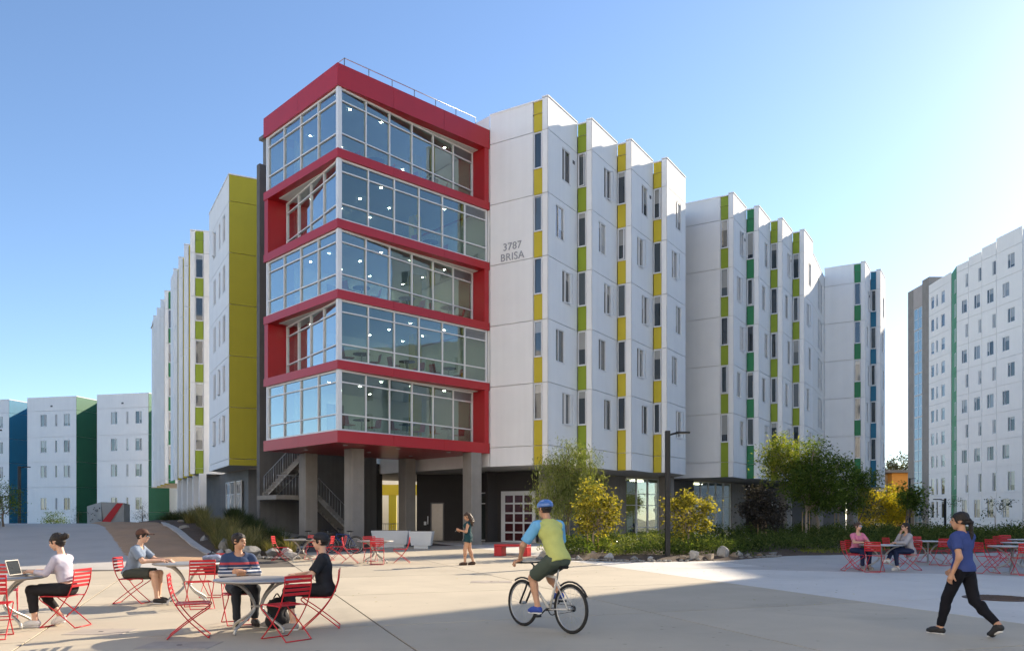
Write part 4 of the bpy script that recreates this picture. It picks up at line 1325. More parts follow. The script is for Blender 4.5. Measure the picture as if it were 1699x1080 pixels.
# ------------------------------------------------------------------ vegetation
def leaf_mat(name, cols, trans=.35, rough=.6, spec=.12):
    """leaf tissue: colour differs from leaf to leaf, light comes through the blade"""
    if name in MATS: return MATS[name]
    m = bpy.data.materials.new(name); m.use_nodes = True
    nt = m.node_tree; nt.nodes.clear()
    out = nd(nt, 'ShaderNodeOutputMaterial')
    geo = nd(nt, 'ShaderNodeNewGeometry')
    cr = nd(nt, 'ShaderNodeValToRGB'); e = cr.color_ramp.elements
    e[0].color = (*cols[0], 1); e[1].color = (*cols[-1], 1)
    for i, c in enumerate(cols[1:-1]):
        k = e.new((i + 1) / (len(cols) - 1)); k.color = (*c, 1)
    nt.links.new(geo.outputs['Random Per Island'], cr.inputs[0])
    di = nd(nt, 'ShaderNodeBsdfPrincipled'); di.inputs['Roughness'].default_value = rough; di.inputs['Specular IOR Level'].default_value = spec
    tr = nd(nt, 'ShaderNodeBsdfTranslucent')
    mxc = nd(nt, 'ShaderNodeMix', data_type='RGBA', blend_type='MULTIPLY'); mxc.inputs[0].default_value = 1
    mxc.inputs[7].default_value = (1.5, 1.45, .55, 1)
    nt.links.new(cr.outputs[0], mxc.inputs[6]); nt.links.new(mxc.outputs[2], tr.inputs[0])
    nt.links.new(cr.outputs[0], di.inputs['Base Color'])
    mx = nd(nt, 'ShaderNodeMixShader'); mx.inputs[0].default_value = trans
    nt.links.new(di.outputs[0], mx.inputs[1]); nt.links.new(tr.outputs[0], mx.inputs[2]); nt.links.new(mx.outputs[0], out.inputs[0])
    MATS[name] = m
    return m
leaf_mat('leaf_willow', [(.07, .10, .03), (.13, .165, .05), (.20, .235, .085), (.32, .35, .15)], .30, .35)
leaf_mat('leaf_gold', [(.08, .085, .02), (.18, .175, .035), (.31, .28, .055), (.45, .38, .09)], .45)
leaf_mat('leaf_purple', [(.035, .032, .03), (.055, .05, .045), (.09, .08, .07)], .15)
leaf_mat('leaf_green', [(.04, .075, .018), (.08, .13, .03), (.13, .19, .045), (.20, .26, .065)], .45)
leaf_mat('leaf_bright', [(.06, .10, .02), (.14, .20, .04), (.25, .29, .06), (.38, .38, .10)], .45)
leaf_mat('leaf_cover', [(.03, .05, .02), (.055, .085, .028), (.10, .135, .04), (.07, .10, .04), (.16, .19, .065)], .3, .9, .0)
leaf_mat('leaf_dark', [(.015, .03, .013), (.025, .048, .018), (.04, .065, .022)], .2, .9, .0)
leaf_mat('leaf_autumn', [(.24, .21, .03), (.45, .36, .035), (.54, .45, .05), (.18, .21, .035)], .5)
leaf_mat('leaf_grey', [(.07, .085, .055), (.11, .125, .08), (.16, .16, .10)], .25)
leaf_mat('grass_straw', [(.09, .10, .04), (.16, .155, .065), (.25, .22, .095), (.33, .28, .13)], .3)
leaf_mat('grass_dark', [(.025, .04, .018), (.045, .065, .025), (.08, .095, .035)], .25)
leaf_mat('leaf_lime', [(.15, .19, .02), (.25, .28, .03), (.33, .33, .05)], .4)
mat('bark', (.16, .12, .085), .9, .2, 8, .5, 30)
mat('bark_pale', (.36, .29, .22), .85, .15, 8, .3, 30)
mat('stake', (.42, .29, .15), .8, .15, 6)

def leaves(b, c, n, spread, ls, lw, rg, droop=0., flat=0.):
    """n single folded leaves scattered round c"""
    cx, cy, cz = c
    for _ in range(n):
        x = cx + rg.gauss(0, spread); y = cy + rg.gauss(0, spread); z = cz + rg.gauss(0, spread * .8)
        a = rg.uniform(0, 2 * math.pi); el = rg.uniform(-1.1, .7) - droop
        d = Vector((math.cos(a) * math.cos(el), math.sin(a) * math.cos(el), math.sin(el)))
        s = d.cross(Vector((rg.gauss(0, .4), rg.gauss(0, .4), 1))).normalized()
        k = rg.uniform(.6, 1.25)
        L, W = ls * k, lw * k
        up = s.cross(d) * (W * .35)
        p = Vector((x, y, z))
        q = [p, p + d * L * .45 + s * W * .5 + up, p + d * L, p + d * L * .45 - s * W * .5 + up]
        i = len(b.v)
        b.v += [tuple(w) for w in q]; b.f += [(i, i + 1, i + 2), (i, i + 2, i + 3)]; b.sm += [False, False]

def tree(name, x, y, label, trunk, blobs, lm, nleaf, ls, lw, clump=.22, tr=.06, bark='bark', stakes=0, group=None, seed=1, droop=0., cat='tree', lean=(0, 0)):
    """tapered trunk, limbs to each clump of leaves, leaf crown; blobs are (dx, dy, z, rx, rz)"""
    rg = random.Random(seed)
    z0 = gz(x, y)
    o = thing(name, (x, y, z0), label, cat, group)
    b = MB(); top = Vector((lean[0], lean[1], trunk))
    b.tube(smooth_path([(0, 0, -.15), (rg.uniform(-.05, .05), rg.uniform(-.05, .05), trunk * .5), top], 4), [tr * (1.25 - .5 * i / 8) for i in range(9)], 8)
    crown = MB()
    vol = [bl[3] ** 2 * bl[4] for bl in blobs]; tot = sum(vol)
    for bl, v in zip(blobs, vol):
        bx, by, bzz, rx, rz = bl
        n = max(30, int(nleaf * v / tot)); per = 26
        joint = Vector((bx * .35, by * .35, max(trunk * .7, min(trunk * 1.1, bzz - rz * .6))))
        b.tube([top * .85, joint, (bx * .8, by * .8, bzz - rz * .25), (bx, by, bzz + rz * .3)], [tr * .7, tr * .5, tr * .35, tr * .15], 6)
        for k in range(max(2, n // per)):
            while True:
                p = Vector((rg.uniform(-1, 1), rg.uniform(-1, 1), rg.uniform(-1, 1)))
                if .35 < p.length < 1: break
            p = p * (1 + rg.uniform(-.12, .2))
            c = (bx + p.x * rx, by + p.y * rx, bzz + p.z * rz)
            leaves(crown, c, rg.randint(per // 2, per * 3 // 2), clump, ls, lw, rg, droop)
            if k % 4 == 0:
                b.tube([(bx, by, bzz - rz * .1), c], [tr * .25, tr * .07], 4)
    b.build('trunk', bark, o)
    crown.build('crown', lm, o)
    for k in range(stakes):
        sx = (-.22, .2, .0)[k]; bb = MB(); bb.tube([(sx, .1 * k, -.1), (sx, .1 * k, 1.75 + .1 * k)], .024, 6); bb.build('stake', 'stake', o)
    return o

tree('willow_tree', 2.45, 35.2, 'bushy tree of fine grey-green leaves in front of the first white bay', 1.8, [(-.1, 0, 3.55, 1.1, 1.15), (.45, 0, 3.2, 1.0, 1.3), (-.75, .2, 2.4, .85, .9), (.25, -.3, 2.2, 1.05, .9)], 'leaf_willow', 11000, .19, .034, .22, .06, seed=11, droop=.6)
tree('young_tree', 3.15, 31.3, 'young golden-leaved tree with stakes, beside the cyclist', 1.3, [(.0, 0, 2.35, .65, .5), (.55, 0, 1.85, .55, .5), (-.45, 0, 1.7, .5, .5), (.3, -.2, 1.25, .6, .45), (.85, 0, 2.0, .3, .25), (-.1, .2, 1.1, .6, .4), (.75, 0, 1.45, .3, .25)], 'leaf_gold', 2100, .14, .095, .15, .035, 'bark_pale', 2, seed=12)
tree('young_tree', 6.75, 30.8, 'young golden-leaved tree with one stake behind the lamp post', 1.2, [(.1, 0, 2.1, .75, .32), (.7, 0, 1.95, .45, .25), (-.55, 0, 1.75, .45, .4), (.35, 0, 1.45, .6, .45), (-.2, -.2, 1.1, .5, .4), (-.75, 0, 2.0, .2, .15)], 'leaf_gold', 1800, .14, .095, .14, .035, 'bark_pale', 1, seed=13)
tree('young_tree', 12.1, 39.0, 'young dark purple-leaved tree with two stakes', 1.2, [(.0, 0, 2.35, .7, .55), (-.4, 0, 1.75, .65, .5), (.6, 0, 1.7, .55, .5), (.2, 0, 1.2, .7, .4)], 'leaf_purple', 2600, .17, .11, .18, .035, 'bark_pale', 2, seed=14)
tree('broad_tree', 17.0, 45.0, 'largest spreading tree in front of the second white bays, its left crown sunlit', 2.3, [(-1.9, 0, 5.0, 1.15, .95), (-2.3, 0, 4.1, .9, .8), (-.9, 0, 4.4, 1.1, .9), (-1.2, 0, 3.5, 1.0, .6)], 'leaf_bright', 6000, .21, .075, .24, .085, 'bark_pale', 0, seed=15, lean=(-.3, 0))
tree('broad_tree', 15.9, 43.6, 'dark green tree on a staked pale trunk behind the woman in pink', 2.1, [(.4, 0, 4.9, .8, .7), (1.2, 0, 4.1, 1.0, .7), (.3, 0, 3.5, 1.2, .8), (1.3, 0, 2.8, 1.1, .8), (-.3, 0, 2.8, 1.0, .6), (1.9, 0, 4.2, .6, .5), (.6, 0, 2.2, 1.0, .5)], 'leaf_green', 8000, .20, .075, .24, .07, 'bark_pale', 2, seed=16)
tree('broad_tree', 18.8, 46.5, 'dark green tree spreading towards the last concrete column', 2.3, [(.5, 0, 3.8, .9, .6), (1.5, 0, 3.5, .8, .5), (.2, 0, 3.0, 1.0, .6), (-.6, 0, 2.5, .8, .6), (1.7, 0, 3.8, .6, .4), (.6, 0, 2.3, .9, .5)], 'leaf_green', 5200, .20, .075, .24, .06, 'bark_pale', 1, seed=17)
# trees beyond the hall, right
tree('autumn_tree', 55.5, 119.5, 'bright yellow autumn tree behind the woman in the cardigan', 2.2, [(0, 0, 6.3, 2.1, 1.8), (1.4, 0, 4.4, 1.8, 1.4), (-1.4, 0, 4.6, 1.8, 1.4), (0, 0, 3.0, 2.0, 1.2)], 'leaf_autumn', 3600, .34, .25, .4, .09, seed=21)
tree('autumn_tree', 59.5, 124, 'yellow autumn tree next to the glazed stair tower', 2.2, [(0, 0, 5.6, 2.0, 1.6), (1.2, 0, 4.2, 1.6, 1.2), (-1.2, 0, 3.8, 1.6, 1.2)], 'leaf_autumn', 3000, .34, .25, .4, .09, seed=22)
tree('autumn_tree', 52.5, 121, 'tall yellow tree seen beside the last concrete column', 2.4, [(0, 0, 6.8, 1.6, 2.4), (.5, 0, 3.8, 1.6, 1.8)], 'leaf_autumn', 3000, .34, .25, .4, .1, seed=23)
tree('park_tree', 27.1, 55.5, 'dark green tree in front of the yellow autumn trees', 1.6, [(.5, 0, 3.4, .6, .8), (.1, 0, 2.9, .6, .6), (.7, 0, 2.6, .5, .5)], 'leaf_green', 1300, .24, .12, .28, .09, seed=24)
tree('park_tree', 39.3, 92, 'grey-green tree before the orange apartment house', 3, [(0, 0, 7.2, 2.6, 2.8), (-1.2, 0, 5.5, 2.4, 2), (1, 0, 4.8, 2.0, 1.8)], 'leaf_grey', 2600, .32, .16, .4, .16, seed=25)
tree('park_tree', 79.5, 165, 'tall thin tree rising above the grey roof', 8, [(0, 0, 14, 3.2, 2.6), (-2.5, 0, 12.4, 2.6, 2.0), (2.8, 0, 12.6, 2.6, 1.7), (-5.5, 0, 12.5, 2.2, 2.0), (-7.5, 0, 10.5, 2, 2)], 'leaf_grey', 2600, .55, .3, .55, .22, seed=26)
tree('park_tree', 28.5, 88, 'loose olive tree glimpsed under the last bay', 2.5, [(0, 0, 6.0, 2.6, 2.2), (2, 0, 5.2, 2.0, 2), (1, 0, 3.6, 2.4, 1.6)], 'leaf_grey', 2200, .34, .18, .45, .14, seed=27)
tree('young_tree', 27.6, 50.5, 'thin young tree at the foot of the glazed stair tower', 1.6, [(0, 0, 2.0, .45, .8), (.2, 0, 1.2, .4, .4)], 'leaf_grey', 260, .13, .06, .16, .03, 'bark_pale', seed=28)
tree('young_tree', 30.5, 51, 'thin young tree with few leaves right of the walking woman', 1.7, [(0, 0, 2.3, .9, .35), (-.3, 0, 1.8, .6, .3)], 'leaf_dark', 260, .15, .08, .16, .03, 'bark_pale', seed=29)
tree('young_tree', 27.9, 54.5, 'thin young tree behind the head of the walking woman', 1.4, [(0, 0, 1.7, .7, .6)], 'leaf_dark', 260, .14, .08, .16, .03, 'bark_pale', seed=30)
# left background
tree('park_tree', -25.8, 41.0, 'dense green bush tree cut by the left picture edge', .8, [(-.2, 0, 1.5, .85, .75), (.35, 0, 1.0, .6, .6), (-.7, 0, .8, .6, .6)], 'leaf_green', 2200, .12, .05, .17, .05, seed=31)
tree('round_shrub', -38.6, 68, 'round shrub in front of the white hall at the left', .3, [(0, 0, 1.0, .95, .8), (.35, 0, .6, .7, .6)], 'leaf_green', 1500, .14, .06, .2, .05, seed=32, cat='shrub')
tree('young_pine', -27.0, 59, 'small pine right of the climbing boulder', .9, [(0, 0, 1.6, .35, .45), (0, 0, .9, .6, .45)], 'leaf_dark', 700, .13, .02, .14, .04, seed=33)
tree('young_pine', -31.7, 59, 'small pine left of the climbing boulder', .8, [(0, 0, 1.2, .3, .4), (0, 0, .6, .45, .35)], 'leaf_dark', 500, .13, .02, .14, .04, seed=34)

def blades(b, n, h, spread, w, rg, lean=.5):
    for _ in range(n):
        a = rg.uniform(0, 2 * math.pi); r0 = rg.uniform(0, spread) * .35
        d = Vector((math.cos(a), math.sin(a), 0)); s = Vector((-d.y, d.x, 0)) * w * rg.uniform(.7, 1.3)
        H = h * rg.uniform(.55, 1.15); ln = spread * rg.uniform(.4, 1.2) * lean * 2
        p0 = d * r0; p1 = d * (r0 + ln * .35) + Vector((0, 0, H * .62)); p2 = d * (r0 + ln) + Vector((rg.gauss(0, .02), rg.gauss(0, .02), H))
        i = len(b.v)
        b.v += [tuple(p0 - s), tuple(p0 + s), tuple(p1 + s * .8), tuple(p1 - s * .8), tuple(p2)]
        b.f += [(i, i + 1, i + 2, i + 3), (i + 3, i + 2, i + 4)]; b.sm += [False, False]
_gm = {}
def grass_clump(x, y, h, sp, m, label, group, n=230, w=.006, seed=0):
    key = (round(h, 1), round(sp, 1), m, seed % 3, w)
    if key not in _gm:
        b = MB(); blades(b, n, h, sp, w, random.Random(seed % 3 + 50)); _gm[key] = b.mesh('blades', m)
    o = thing('grass_clump', (x, y, gz(x, y) + .12), label, 'grass plant', group, rnd.uniform(0, 6))
    put('blades', _gm[key], o); o.scale = (rnd.uniform(.9, 1.1), 1, rnd.uniform(.68, .85))
    return o
gl = random.Random(5)
front = [(-9.1, 30.4), (-9.9, 30.5), (-10.8, 31.2), (-11.6, 32.0), (-12.2, 33.4), (-12.0, 34.6), (-8.5, 30.9)]
for i, (x, y) in enumerate(front):
    grass_clump(x, y, .75 + .2 * (i % 3), .55, 'grass_straw', ['pale straw grass clump beside the small boulders at the path edge', 'pale straw grass clump behind the head of the man in stripes', 'straw grass clump between the kerb and the big boulder', 'straw grass clump along the kerb, second from the boulder', 'straw grass clump midway up the kerb', 'straw grass clump behind the kerb, near the dark grasses', 'low straw grass clump next to the far red chairs'][i], 'straw grasses in the left bed', seed=i)
gi = 0
for row in range(3):
    for k in range(7):
        x = -9.6 - row * .5 - k * .95 + gl.uniform(-.3, .3); y = 33.4 + row * 1.3 + k * 1.75 + gl.uniform(-.3, .3)
        grass_clump(x, y, .95 + .25 * gl.random(), .5, 'grass_dark', 'dark green grass clump massed in front of the concrete wall', 'dark grasses in the left bed', 300, .007, seed=gi); gi += 1
for k in range(6):
    x = -16.6 - k * 1.4; y = 41.5 + k * 2.6
    grass_clump(x, y, .8, .7, 'grass_dark', 'dark green grass clump beside the kerb near the white piers', 'dark grasses by the piers', 260, .007, seed=k)

extra = [(-10.4, 31.9), (-11.0, 32.9), (-12.9, 35.2), (-13.5, 36.3), (-14.1, 37.4), (-12.7, 36.6), (-13.4, 38.0), (-14.9, 38.9), (-15.4, 40.2), (-14.4, 40.0), (-16.3, 41.0), (-16.9, 43.4), (-9.8, 31.6), (-11.8, 34.0), (-10.9, 34.2)]
for i, (x, y) in enumerate(extra):
    grass_clump(x, y, .85 + .2 * (i % 3), .65, 'grass_straw', 'pale straw grass clump on the slope between kerb and dark grasses', 'straw grasses on the slope', 300, .008, seed=i)
_sm = {}
def shrub(x, y, h, r, m, label, group, n=420, ls=.11, lw=.04, seed=0):
    key = (round(h, 1), round(r, 1), m, seed % 4)
    if key not in _sm:
        rg = random.Random(seed % 4 + 70); b = MB()
        for _ in range(n // 14):
            a = rg.uniform(0, 6.28); q = math.sqrt(rg.random()) * r; zz = h * (.25 + .7 * rg.random()) * (1 - (q / r) ** 2 * .5)
            leaves(b, (q * math.cos(a), q * math.sin(a), zz), 14, .09, ls, lw, rg, -.5)
        st_ = MB()
        for _ in range(6):
            a = rg.uniform(0, 6.28); st_.tube([(0, 0, -.1), (math.cos(a) * r * .5, math.sin(a) * r * .5, h * .6)], .008, 4)
        _sm[key] = (b.mesh('foliage', m), st_.mesh('stem', 'bark'))
    o = thing('shrub', (x, y, gz(x, y) + .12), label, 'shrub', group, rnd.uniform(0, 6))
    put('foliage', _sm[key][0], o); put('stem', _sm[key][1], o)
    return o
# right bed, front edge
FR = [(1.4, 30.2, .45, .5, 'leaf_bright', 'bright green shrub next to the red bench'), (1.9, 31.4, .6, .6, 'leaf_green', 'green shrub behind the cyclist, at the end of the bed'),
 (2.6, 29.6, .5, .5, 'leaf_green', 'low shrub between the cyclist and the first stake'), (3.9, 29.0, .4, .45, 'leaf_bright', 'small yellow-green shrub above the white boulder'),
 (4.3, 30.2, .75, .65, 'leaf_willow', 'olive shrub left of the lamp post'), (4.9, 29.2, .55, .5, 'leaf_green', 'spiky green shrub touching the lamp post from the left'),
 (5.3, 31.2, .85, .7, 'leaf_willow', 'tall olive shrub behind the lamp post'), (6.2, 29.4, .45, .5, 'leaf_green', 'spiky green shrub at the foot of the lamp post, right side'),
 (3.4, 31.8, .7, .6, 'leaf_bright', 'leafy shrub under the young golden tree'), (7.0, 30.0, .5, .5, 'leaf_dark', 'dark shrub above the pale boulder'),
 (8.6, 31.4, .5, .55, 'leaf_green', 'green shrub behind the flat stones'), (9.6, 32.0, .45, .5, 'leaf_dark', 'dark shrub at the point of the bed')]
for i, (x, y, h, r, m, l) in enumerate(FR): shrub(x, y, h, r, m, l, 'shrubs along the front of the right bed', seed=i)
# dense evergreen planting behind them: one mass
rg = random.Random(99)
def inpoly(x, y, poly):
    c = False
    for k in range(len(poly)):
        (xa, ya), (xb, yb) = poly[k], poly[k - 1]
        if (ya > y) != (yb > y) and x < (xb - xa) * (y - ya) / (yb - ya) + xa: c = not c
    return c
b = MB(); cnt = 0
while cnt < 2600:
    x = rg.uniform(2, 30); y = rg.uniform(29, 54)
    if not inpoly(x, y, BED_R) or not inpoly(x, y - .35, BED_R): continue
    if x < 5.4 and y < 30.4: continue
    h = .30 + .55 * rg.random() + .55 * math.sin(x * 1.1 + .7 * math.sin(y * .9)) * math.sin(y * .8 + x * .3)
    if x < 15 and y < 40: h *= .62
    if y < 34 and rg.random() < .4: h *= .7
    leaves(b, (x, y, gz(x, y) + .15 + max(.1, h) * .6), 24, .19, .14, .06, rg, -.5); cnt += 1
tag(b.build('evergreen_ground_cover', 'leaf_cover'), 'dense dark evergreen planting across the right bed', 'ground cover', kind='stuff')
b = MB()
for _ in range(5200):
    t = rg.random(); x = 11.5 + t * 13; y0 = 32.0 + t * 3.9; y = y0 + rg.uniform(-.15, .9)
    blades_n = 1
    a = rg.uniform(0, 6.28); d = Vector((math.cos(a), math.sin(a), 0)); s = Vector((-d.y, d.x, 0)) * .008; H = rg.uniform(.10, .26)
    p = Vector((x, y, gz(x, y) + .03)); i = len(b.v)
    b.v += [tuple(p - s), tuple(p + s), tuple(p + d * H * .6 + Vector((0, 0, H)))]; b.f.append((i, i + 1, i + 2)); b.sm.append(False)
tag(b.build('edging_grass', 'leaf_lime'), 'strip of low yellow-green grass along the bed edge', 'grass', kind='stuff')
b = MB()
for _ in range(420):
    x = rg.uniform(24, 52); y = rg.uniform(46, 70) + (x - 24) * .25
    leaves(b, (x, y, gz(x, y) + .25 * rg.random()), 22, .28, .2, .05, rg, -.5)
tag(b.build('meadow_planting', 'leaf_green'), 'green planting on the low ground before the tower', 'ground cover', kind='stuff')

# boulders
_rm = {}
def boulder(x, y, w, d, h, m, label, seed, rz=0., group='boulders edging the beds'):
    rg2 = random.Random(seed)
    bm = bmesh.new(); bmesh.ops.create_icosphere(bm, subdivisions=3, radius=1)
    cuts = [(Vector((rg2.gauss(0, 1), rg2.gauss(0, 1), rg2.gauss(0, .7))).normalized(), rg2.uniform(.38, .72)) for _ in range(14)]
    for v in bm.verts:
        for n_, k in cuts:
            e = v.co.dot(n_) - k
            if e > 0: v.co -= n_ * e * .97
        v.co += v.co * (.035 * math.sin(v.co.x * 9 + seed) * math.sin(v.co.y * 8 + v.co.z * 7))
        v.co = Vector((v.co.x * w / 2, v.co.y * d / 2, v.co.z * h * .62 + h * .32))
    me = bpy.data.meshes.new('boulder'); bm.to_mesh(me); bm.free()
    me.materials.append(MATS[m])
    for p in me.polygons: p.use_smooth = False
    o = put('boulder', me, None, (x, y, gz(x, y) + .02), rz)
    return tag(o, label, 'boulder', group)
mat('rock_pale', (.40, .375, .34), .9, .22, 3, .6, 14, fine=.15)
mat('rock_tan', (.30, .23, .16), .9, .22, 3, .6, 14, fine=.15)
mat('rock_grey', (.25, .24, .22), .9, .22, 3, .6, 14, fine=.15)
BO = [(2.85, 28.35, .55, .4, .36, 'rock_tan', 'tan boulder right of the cyclist'), (3.35, 28.15, .62, .45, .32, 'rock_pale', 'white boulder left of the lamp post'), (1.15, 29.4, .75, .5, .38, 'rock_pale', 'pale boulder half hidden by the rider, by the red bench'), (1.75, 28.95, .55, .4, .26, 'rock_grey', 'grey boulder behind the rider'), (2.35, 28.55, .3, .25, .16, 'rock_grey', 'small grey stone beside the tan boulder'),
 (6.35, 28.25, .60, .5, .46, 'rock_pale', 'white upright boulder right of the lamp post'), (7.0, 28.5, .85, .5, .36, 'rock_tan', 'long tan boulder in the middle of its row'), (7.55, 29.1, .75, .5, .50, 'rock_pale', 'slanted pale boulder behind the long tan one'), (8.05, 29.3, .6, .4, .24, 'rock_tan', 'flat tan stone at the right end of the row'), (8.7, 29.9, .4, .3, .16, 'rock_grey', 'small stone near the point of the bed'), (9.3, 30.3, .45, .3, .15, 'rock_tan', 'last small stone at the point of the bed'),
 (4.25, 27.95, .42, .3, .2, 'rock_grey', 'small grey stone midway between white boulder and lamp post'), (4.75, 27.9, .35, .3, .18, 'rock_pale', 'small pale stone left of the lamp footing'), (5.95, 28.05, .4, .35, .22, 'rock_tan', 'small tan stone right of the lamp footing'), (8.3, 29.7, .55, .4, .3, 'rock_pale', 'pale stone behind the flat tan one'), (10.0, 30.9, .5, .4, .2, 'rock_grey', 'grey stone where the yellow-green grass strip begins'),
 (-11.35, 31.8, 1.0, .8, .65, 'rock_grey', 'large grey boulder by the gravel kerb'), (-9.6, 29.9, 1.15, .8, .62, 'rock_grey', 'large boulder right of the man in stripes'), (-8.95, 29.9, .65, .5, .46, 'rock_grey', 'middle boulder right of the largest one'), (-8.4, 30.0, .8, .6, .60, 'rock_pale', 'pale pointed boulder among the straw grass'), (-8.1, 29.35, .95, .5, .30, 'rock_pale', 'flat pale boulder under the far red chair'), (-10.6, 30.3, .55, .4, .28, 'rock_pale', 'white stone left of the man in stripes'), (-11.05, 30.6, .5, .4, .26, 'rock_pale', 'white stone touching the kerb'),
 (-10.2, 29.9, .35, .3, .18, 'rock_grey', 'small grey stone below the white ones'), (-7.75, 29.2, .4, .3, .18, 'rock_grey', 'small stone at the front corner of the left bed'), (-9.2, 29.4, .35, .3, .16, 'rock_grey', 'small stone in front of the middle boulder'), (-13.2, 34.6, .6, .5, .35, 'rock_grey', 'boulder halfway up the gravel kerb'), (-15.6, 38.6, .7, .5, .35, 'rock_grey', 'boulder near the top of the kerb'), (-17.4, 42.6, .8, .6, .4, 'rock_pale', 'pale boulder at the top of the slope'), (-27.3, 42.5, 1.2, .8, .5, 'rock_tan', 'boulder at the left edge under the bush tree')]
for i, q in enumerate(BO): boulder(*q, i + 3, rnd.uniform(0, 3))
# river pebbles between the boulders
b = MB(); rg = random.Random(8)
for k in range(520):
    if k % 2: t = rg.random(); x, y = -11.2 + 3.6 * t + rg.gauss(0, .1), 29.95 - .8 * t + rg.gauss(0, .22) + (.5 * (1 - t) ** 2)
    else: t = rg.random(); x, y = (.9 + 4.6 * t, 29.1 - 1.6 * min(1, t * 1.5) + rg.gauss(0, .15)) if rg.random() < .4 else (5.8 + 4.4 * t, 28.0 + 2.7 * t + rg.gauss(0, .15))
    r = rg.uniform(.03, .09); z = gz(x, y) + .03
    b.lathe([(r * .6, -.02), (r, r * .25), (r * .5, r * .6)], 6, (x, y, z))
tag(b.build('pebbles', 'rock_grey'), 'loose river pebbles between the boulders', 'pebbles', kind='stuff')

# fallen leaves
b = MB(); rg = random.Random(41)
for _ in range(260):
    x = rg.gauss(4, 4.5); y = 28.2 - abs(rg.gauss(0, 2.6)); a = rg.uniform(0, 6.28); r = rg.uniform(.02, .04)
    if rg.random() < .3: x = rg.uniform(-9, 8); y = rg.uniform(10.5, 26)
    z = gz(x, y) + .008; i = len(b.v)
    b.v += [(x + r * math.cos(a), y + r * math.sin(a), z), (x + r * .5 * math.cos(a + 1.6), y + r * .5 * math.sin(a + 1.6), z + .006), (x - r * math.cos(a), y - r * math.sin(a), z + .003), (x + r * .5 * math.cos(a - 1.6), y + r * .5 * math.sin(a - 1.6), z + .004)]
    b.f.append((i, i + 1, i + 2, i + 3)); b.sm.append(False)
tag(b.build('fallen_leaves', 'leaf_gold'), 'small dry leaves scattered on the paving', 'leaves', kind='stuff')
# ------------------------------------------------------------------ people (smooth-union bodies meshed as one surface)
def V3(*a): return np.array(a, float)
def smin(a, b, k):
    h = np.clip(.5 + .5 * (b - a) / k, 0, 1)
    return b + (a - b) * h - k * h * (1 - h)

def prim_d(P, q):
    t = q[0]
    if t == 'c':                                   # tapered capsule; optional widening (axis, factor) and flat end
        _, a, b, ra, rb, opt = q
        X = P - a; ba = b - a
        if 'fl' in opt:
            w, f = opt['fl']; w = w / np.linalg.norm(w)
            X = X - w * ((X @ w) * (1 - 1 / f))[..., None]
            ba = ba - w * ((ba @ w) * (1 - 1 / f))
        L2 = max(1e-9, ba @ ba)
        s = np.clip((X @ ba) / L2, 0, 1)
        d = np.linalg.norm(X - s[..., None] * ba, axis=-1) - (ra + (rb - ra) * s)
        if opt.get('cut'): d = np.maximum(d, (X @ ba) / math.sqrt(L2) - math.sqrt(L2))
        return d
    _, c, r, M = q                                 # ellipsoid in a rotated frame
    X = (P - c) @ M
    k0 = np.linalg.norm(X / r, axis=-1)
    return (k0 - 1) * min(r) * .9 + (k0 - 1) * 0

def bounds(q):
    if q[0] == 'c':
        _, a, b, ra, rb, opt = q
        r = max(ra, rb) * (opt['fl'][1] if 'fl' in opt else 1)
        return np.minimum(a, b) - r, np.maximum(a, b) + r
    return q[1] - max(q[2]), q[1] + max(q[2])

